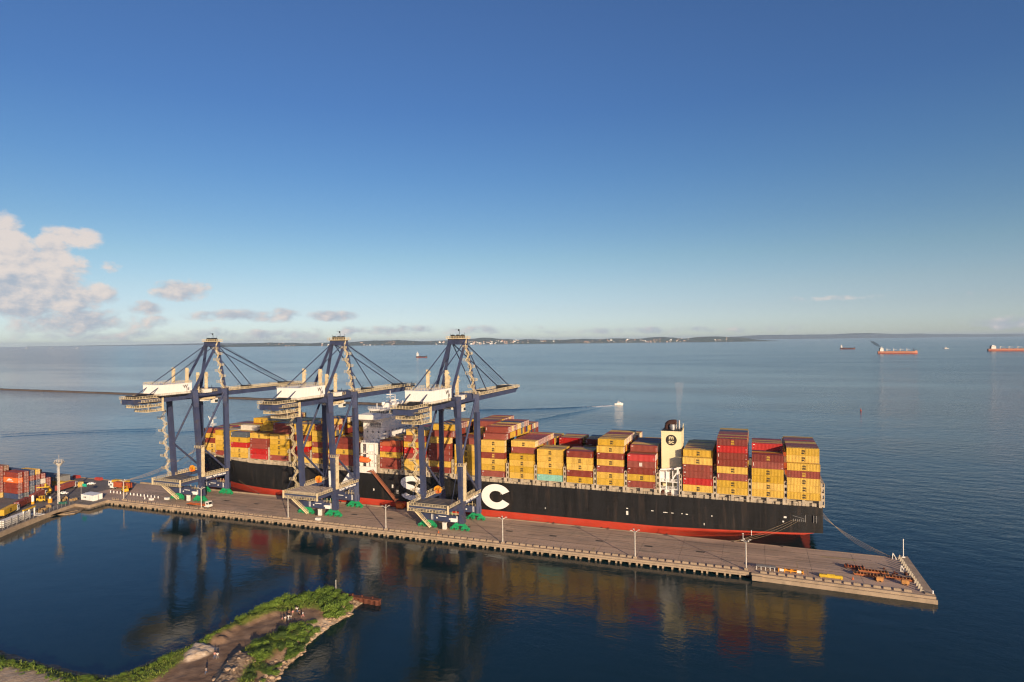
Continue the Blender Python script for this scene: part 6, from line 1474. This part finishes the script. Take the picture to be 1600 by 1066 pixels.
def bulker(x, y, rz, L, B, D, hm_, l_, cranes=5, name='cargo_ship'):
    t = empty(name, (x, y, SEA), rz); tag(t, l_, 'ship', None)
    h = MB(); hull_prof(L, B, D, h, .12, -3, 0); h.build('hull', hm_, t)
    a = MB(); hx = -L/2+L*.10; a.box(hx-L*.045,hx+L*.045,-B*.42,B*.42,D,D+13); a.box(hx-L*.035,hx+L*.04,-B*.52,B*.52,D+13,D+15.5); a.box(hx-L*.03,hx+L*.02,-B*.3,B*.3,D+15.5,D+18); s = a.build('deckhouse', SHIPW, t)
    a = MB(); a.box(hx+L*.04,hx+L*.0405+.2,-B*.4,B*.4,D+13.6,D+14.8); a.build('window_band', GLASS, s)
    a = MB(); a.box(hx-L*.06,hx-L*.045,-B*.14,B*.14,D,D+16); a.build('funnel', FAR_DARK, t)
    a = MB(); a.bar((hx,0,D+18),(hx,0,D+25),.6); a.bar((hx,-2,D+22),(hx,2,D+22),.4); a.build('mast', SHIPW, t)
    for i in range(cranes):
        cx = -L/2+L*(.24+.66*i/max(1,cranes-1)); a = MB(); a.bar((cx,0,D),(cx,0,D+11),2.6); a.box(cx-1.8,cx+1.8,-1.8,1.8,D+8.5,D+12); a.bar((cx,0,D+11),(cx+L*.09,0,D+7.5),.9); a.build('deck_crane', OFFWHITE if i < cranes-1 else FAR_DARK, t)
    for i in range(max(1,cranes)):
        cx = -L/2+L*(.3+.58*i/max(1,cranes)); a = MB(); a.box(cx-L*.045,cx+L*.045,-B*.32,B*.32,D*.98,D+1.6); a.build('hatch_cover', FARD, t)
    a = MB(); a.prism([(L*.43,-B*.3),(L*.49,0),(L*.43,B*.3)], D, D+3.4); a.build('forecastle', hm_[0], t)
    return t
bulker(645, 3476, -.06, 165, 27, 11, [FAR_TAN, FAR_RED, FARD], 'orange-hulled cargo ship trailing dark smoke, with four pale deck cranes')
bulker(1268, 3990, -.04, 225, 31, 12, [FAR_TAN, FAR_RED, FARD], 'orange-hulled cargo ship cut by the edge of the view, white house at its stern')
bulker(583, 4690, -.2, 88, 17, 9, [FAR_DARK, FAR_RED, FAR_RED], 'dark coaster with red bow, leftmost of the ships off the far shore at right', cranes=0)
bulker(-1582, 2817, -.02, 62, 13, 6, [FAR_DARK, FAR_RED, FARD], 'small dark-hulled ship with white stern house between the middle and stern cranes', cranes=0)
def small_boat(x, y, rz, L, l_, z=0):
    t = empty('motor_boat', (x, y, SEA), rz); tag(t, l_, 'boat', None); B = L*.3
    h = MB(); hull_prof(L, B, L*.14, h, .35, -.4, 0); h.build('hull', [WHITE, WHITE, OFFWHITE], t)
    a = MB(); a.prism([(-L*.2,-B*.34),(L*.18,-B*.34),(L*.26,0),(L*.18,B*.34),(-L*.2,B*.34)], L*.13, L*.27); a.box(-L*.14,L*.1,-B*.3,B*.3,L*.27,L*.36); cb = a.build('cabin', WHITE, t)
    a = MB(); a.box(-L*.18,L*.15,-B*.35,B*.35,L*.19,L*.235); a.box(-L*.12,L*.105,-B*.31,B*.31,L*.29,L*.33); a.build('window', GLASS, cb)
    a = MB(); a.bar((-L*.02,0,L*.36),(-L*.02,0,L*.55),L*.012); a.rail([(L*.2,-B*.35,L*.14),(L*.45,0,L*.15),(L*.2,B*.35,L*.14)], L*.07, 1.2, .08); a.build('rail', OFFWHITE, t)
    return t
boat = small_boat(-163.5, 805.6, .25, 11, 'white motor boat leaving a long wake beyond the ship')
small_boat(1133, 4673, 2.9, 30, 'tiny white vessel between the two orange cargo ships')
b0 = at(559, 555, SEA); small_boat(b0.x, b0.y, 2, 12, 'tiny white boat just right of the middle crane top')
for u, v, l_ in ((42,544.0,'speck of a ship on the horizon, farthest from the cranes'),(81,544.0,'speck of a ship on the horizon below the low clouds'),(121,544.8,'small pale ship on the horizon, nearest of three specks')):
    p = at(u, v, SEA); d_ = Vector((p.x, p.y)); s_ = d_.length
    d_ = d_.normalized()*min(s_, 17000); small_boat(d_.x, d_.y, 2.1, 62, l_)
p = at(1345, 642, SEA); a = MB(); a.tube((0,0,-.3),(0,0,.5),1.0,12); a.tube((0,0,.5),(0,0,3),.5,8,r2=.15); tag(a.build('buoy', FAR_RED, None, (p.x,p.y,SEA)), 'small red channel buoy alone in the open bay', 'buoy')
# the wake: two long arms of low waves and broken foam behind the boat
wk = MB(); bdir = Vector((math.cos(.25), math.sin(.25), 0)); o0 = Vector((-163.5, 805.6, 0))
def arm(pts, w0, w1, h0, h1, seg=60):
    P_ = [at(u, v, SEA) for u, v in pts]; Q = []
    for a, b in zip(P_[:-1], P_[1:]):
        for i in range(seg//(len(P_)-1)): Q.append(a.lerp(b, i*(len(P_)-1)/seg))
    Q.append(P_[-1]); vs = []; n = len(Q)
    for i, q in enumerate(Q):
        t = i/(n-1); d = (Q[min(i+1,n-1)]-Q[max(i-1,0)]).normalized(); nn = Vector((-d.y,d.x,0)); w_ = w0+(w1-w0)*t; h = (h0+(h1-h0)*t)*(1 if 0 < i < n-1 else 0); j = rnd.uniform(-.5,.5)
        vs += [q-nn*w_+Vector((0,0,-.05)), q+nn*j*.3+Vector((0,0,h)), q+nn*w_*1.0+Vector((0,0,-.05))]
    wk.add(vs, [(i*3+k, (i+1)*3+k, (i+1)*3+k+1, i*3+k+1) for i in range(n-1) for k in range(2)])
arm([(958,633.2),(905,636.2),(860,638.4),(800,639.8),(745,640.6)], 1.2, 3.2, .30, .55)
arm([(955,633.6),(900,637.6),(850,640.0),(790,642.0)], .8, 2.0, .14, .24)
arm([(940,636.6),(915,642.0),(880,648.5),(835,656.6)], 1.2, 2.4, .22, .45)
arm([(930,639.5),(900,644.0),(868,649.0)], 1.0, 1.8, .15, .25)
wv_ = tag(wk.build('boat_wake', WATER, smooth=True), 'low spreading waves left by the motor boat', 'wake', kind='stuff')
fm = MB(); o0 = at(957, 634.0, SEA)
for i in range(130):
    t = abs(r5.gauss(0,.42)); p = at(957-46*t, 634.0+2.2*t, SEA); s2 = r5.uniform(.4,1.2)*(1-.4*min(1,t)); ox, oy = r5.gauss(0,1.1), r5.gauss(0,1.0)
    fm.add([(p.x+ox-s2,p.y+oy,SEA),(p.x+ox,p.y+oy-s2*.6,SEA),(p.x+ox+s2,p.y+oy,SEA),(p.x+ox,p.y+oy+s2*.6,SEA),(p.x+ox,p.y+oy,SEA+.28)], [(0,1,4),(1,2,4),(2,3,4),(3,0,4)])
tag(fm.build('foam', mat('foam_white',(.75,.76,.76),.7)), 'white foam churned up behind the motor boat', 'foam', kind='stuff')
wk = MB()
arm([(0,683),(60,679.5),(120,676.5),(180,674.5),(245,673.5)], 2.2, 2.2, .3, .3); arm([(0,674),(60,676),(130,673.5),(240,671)], 1.6, 1.6, .18, .18); arm([(0,679),(90,674.8),(180,671.5),(245,669.5)], 1.6, 1.6, .2, .2); arm([(262,676),(300,674),(330,673)], 2.0, 2.0, .25, .25)
tag(wk.build('old_wake', WATER, smooth=True), 'faint old wake lying across the bay left of the ship', 'wake', kind='stuff')

# ------------------------------------------------------------------ smoke and haze
def smoke(name, pts, radii, dens, colr, l_):
    a = MB(); n = 12; vs = []
    for (p, r) in zip(pts, radii):
        for j in range(n): an = 2*PI*j/n; vs.append((p[0]+r*math.cos(an), p[1]+r*math.sin(an), p[2]))
    k = len(pts); a.add(vs, [(i*n+j, i*n+(j+1) % n, (i+1)*n+(j+1) % n, (i+1)*n+j) for i in range(k-1) for j in range(n)]+[tuple(range(n-1,-1,-1)), tuple(range((k-1)*n, k*n))])
    mm = bpy.data.materials.new(name); mm.use_nodes = True; t = mm.node_tree; t.nodes.remove(t.nodes['Principled BSDF'])
    pv = t.nodes.new('ShaderNodeVolumePrincipled'); pv.inputs['Color'].default_value = colr+(1,); g = t.nodes.new('ShaderNodeNewGeometry'); nz = t.nodes.new('ShaderNodeTexNoise'); nz.inputs['Scale'].default_value = 4/ max(radii); nz.inputs['Detail'].default_value = 3
    t.links.new(g.outputs['Position'], nz.inputs['Vector']); r = t.nodes.new('ShaderNodeMapRange'); r.inputs[1].default_value = .38; r.inputs[2].default_value = .68; r.inputs[3].default_value = 0; r.inputs[4].default_value = dens; t.links.new(nz.outputs[0], r.inputs[0]); t.links.new(r.outputs[0], pv.inputs['Density'])
    t.links.new(pv.outputs[0], t.nodes['Material Output'].inputs['Volume'])
    return tag(a.build(name, mm, smooth=True), l_, 'smoke', kind='stuff')
sx, sy_ = -31.3, SY-HB+6.5+6.5
smoke('smoke', [(sx,sy_,50.3),(sx+.2,sy_,53),(sx-.1,sy_,57),(sx+.3,sy_,62),(sx+.1,sy_+.6,67)], [.5,.8,1.2,1.7,2.2], .19, (.93,.93,.95), 'thin pale smoke rising from the funnel')

def far_pt(u, v, dist_=3480):
    d = FW + RT*((u-800)/FPX) - UP*((v-533)/FPX); return CAM+d*(dist_/d.y)
smoke('smoke', [tuple(far_pt(1376.5,543.2)),tuple(far_pt(1372,540.5)),tuple(far_pt(1367,537)),tuple(far_pt(1362,533.2))], [4,9,12,9], .10, (.05,.05,.05), 'dark smoke drifting back from the orange cargo ship')
hz_ = MB(); hz_.box(-36000, 36000, -36000, 36000, -6, 160)
hm2 = bpy.data.materials.new('haze'); hm2.use_nodes = True; t = hm2.node_tree; t.nodes.remove(t.nodes['Principled BSDF']); pv = t.nodes.new('ShaderNodeVolumePrincipled'); pv.inputs['Color'].default_value = (.58,.77,1.0,1); pv.inputs['Density'].default_value = 3.1e-5; pv.inputs['Anisotropy'].default_value = .0
t.links.new(pv.outputs[0], t.nodes['Material Output'].inputs['Volume'])
tag(hz_.build('haze', hm2), 'pale morning haze over the bay', 'haze', kind='stuff')
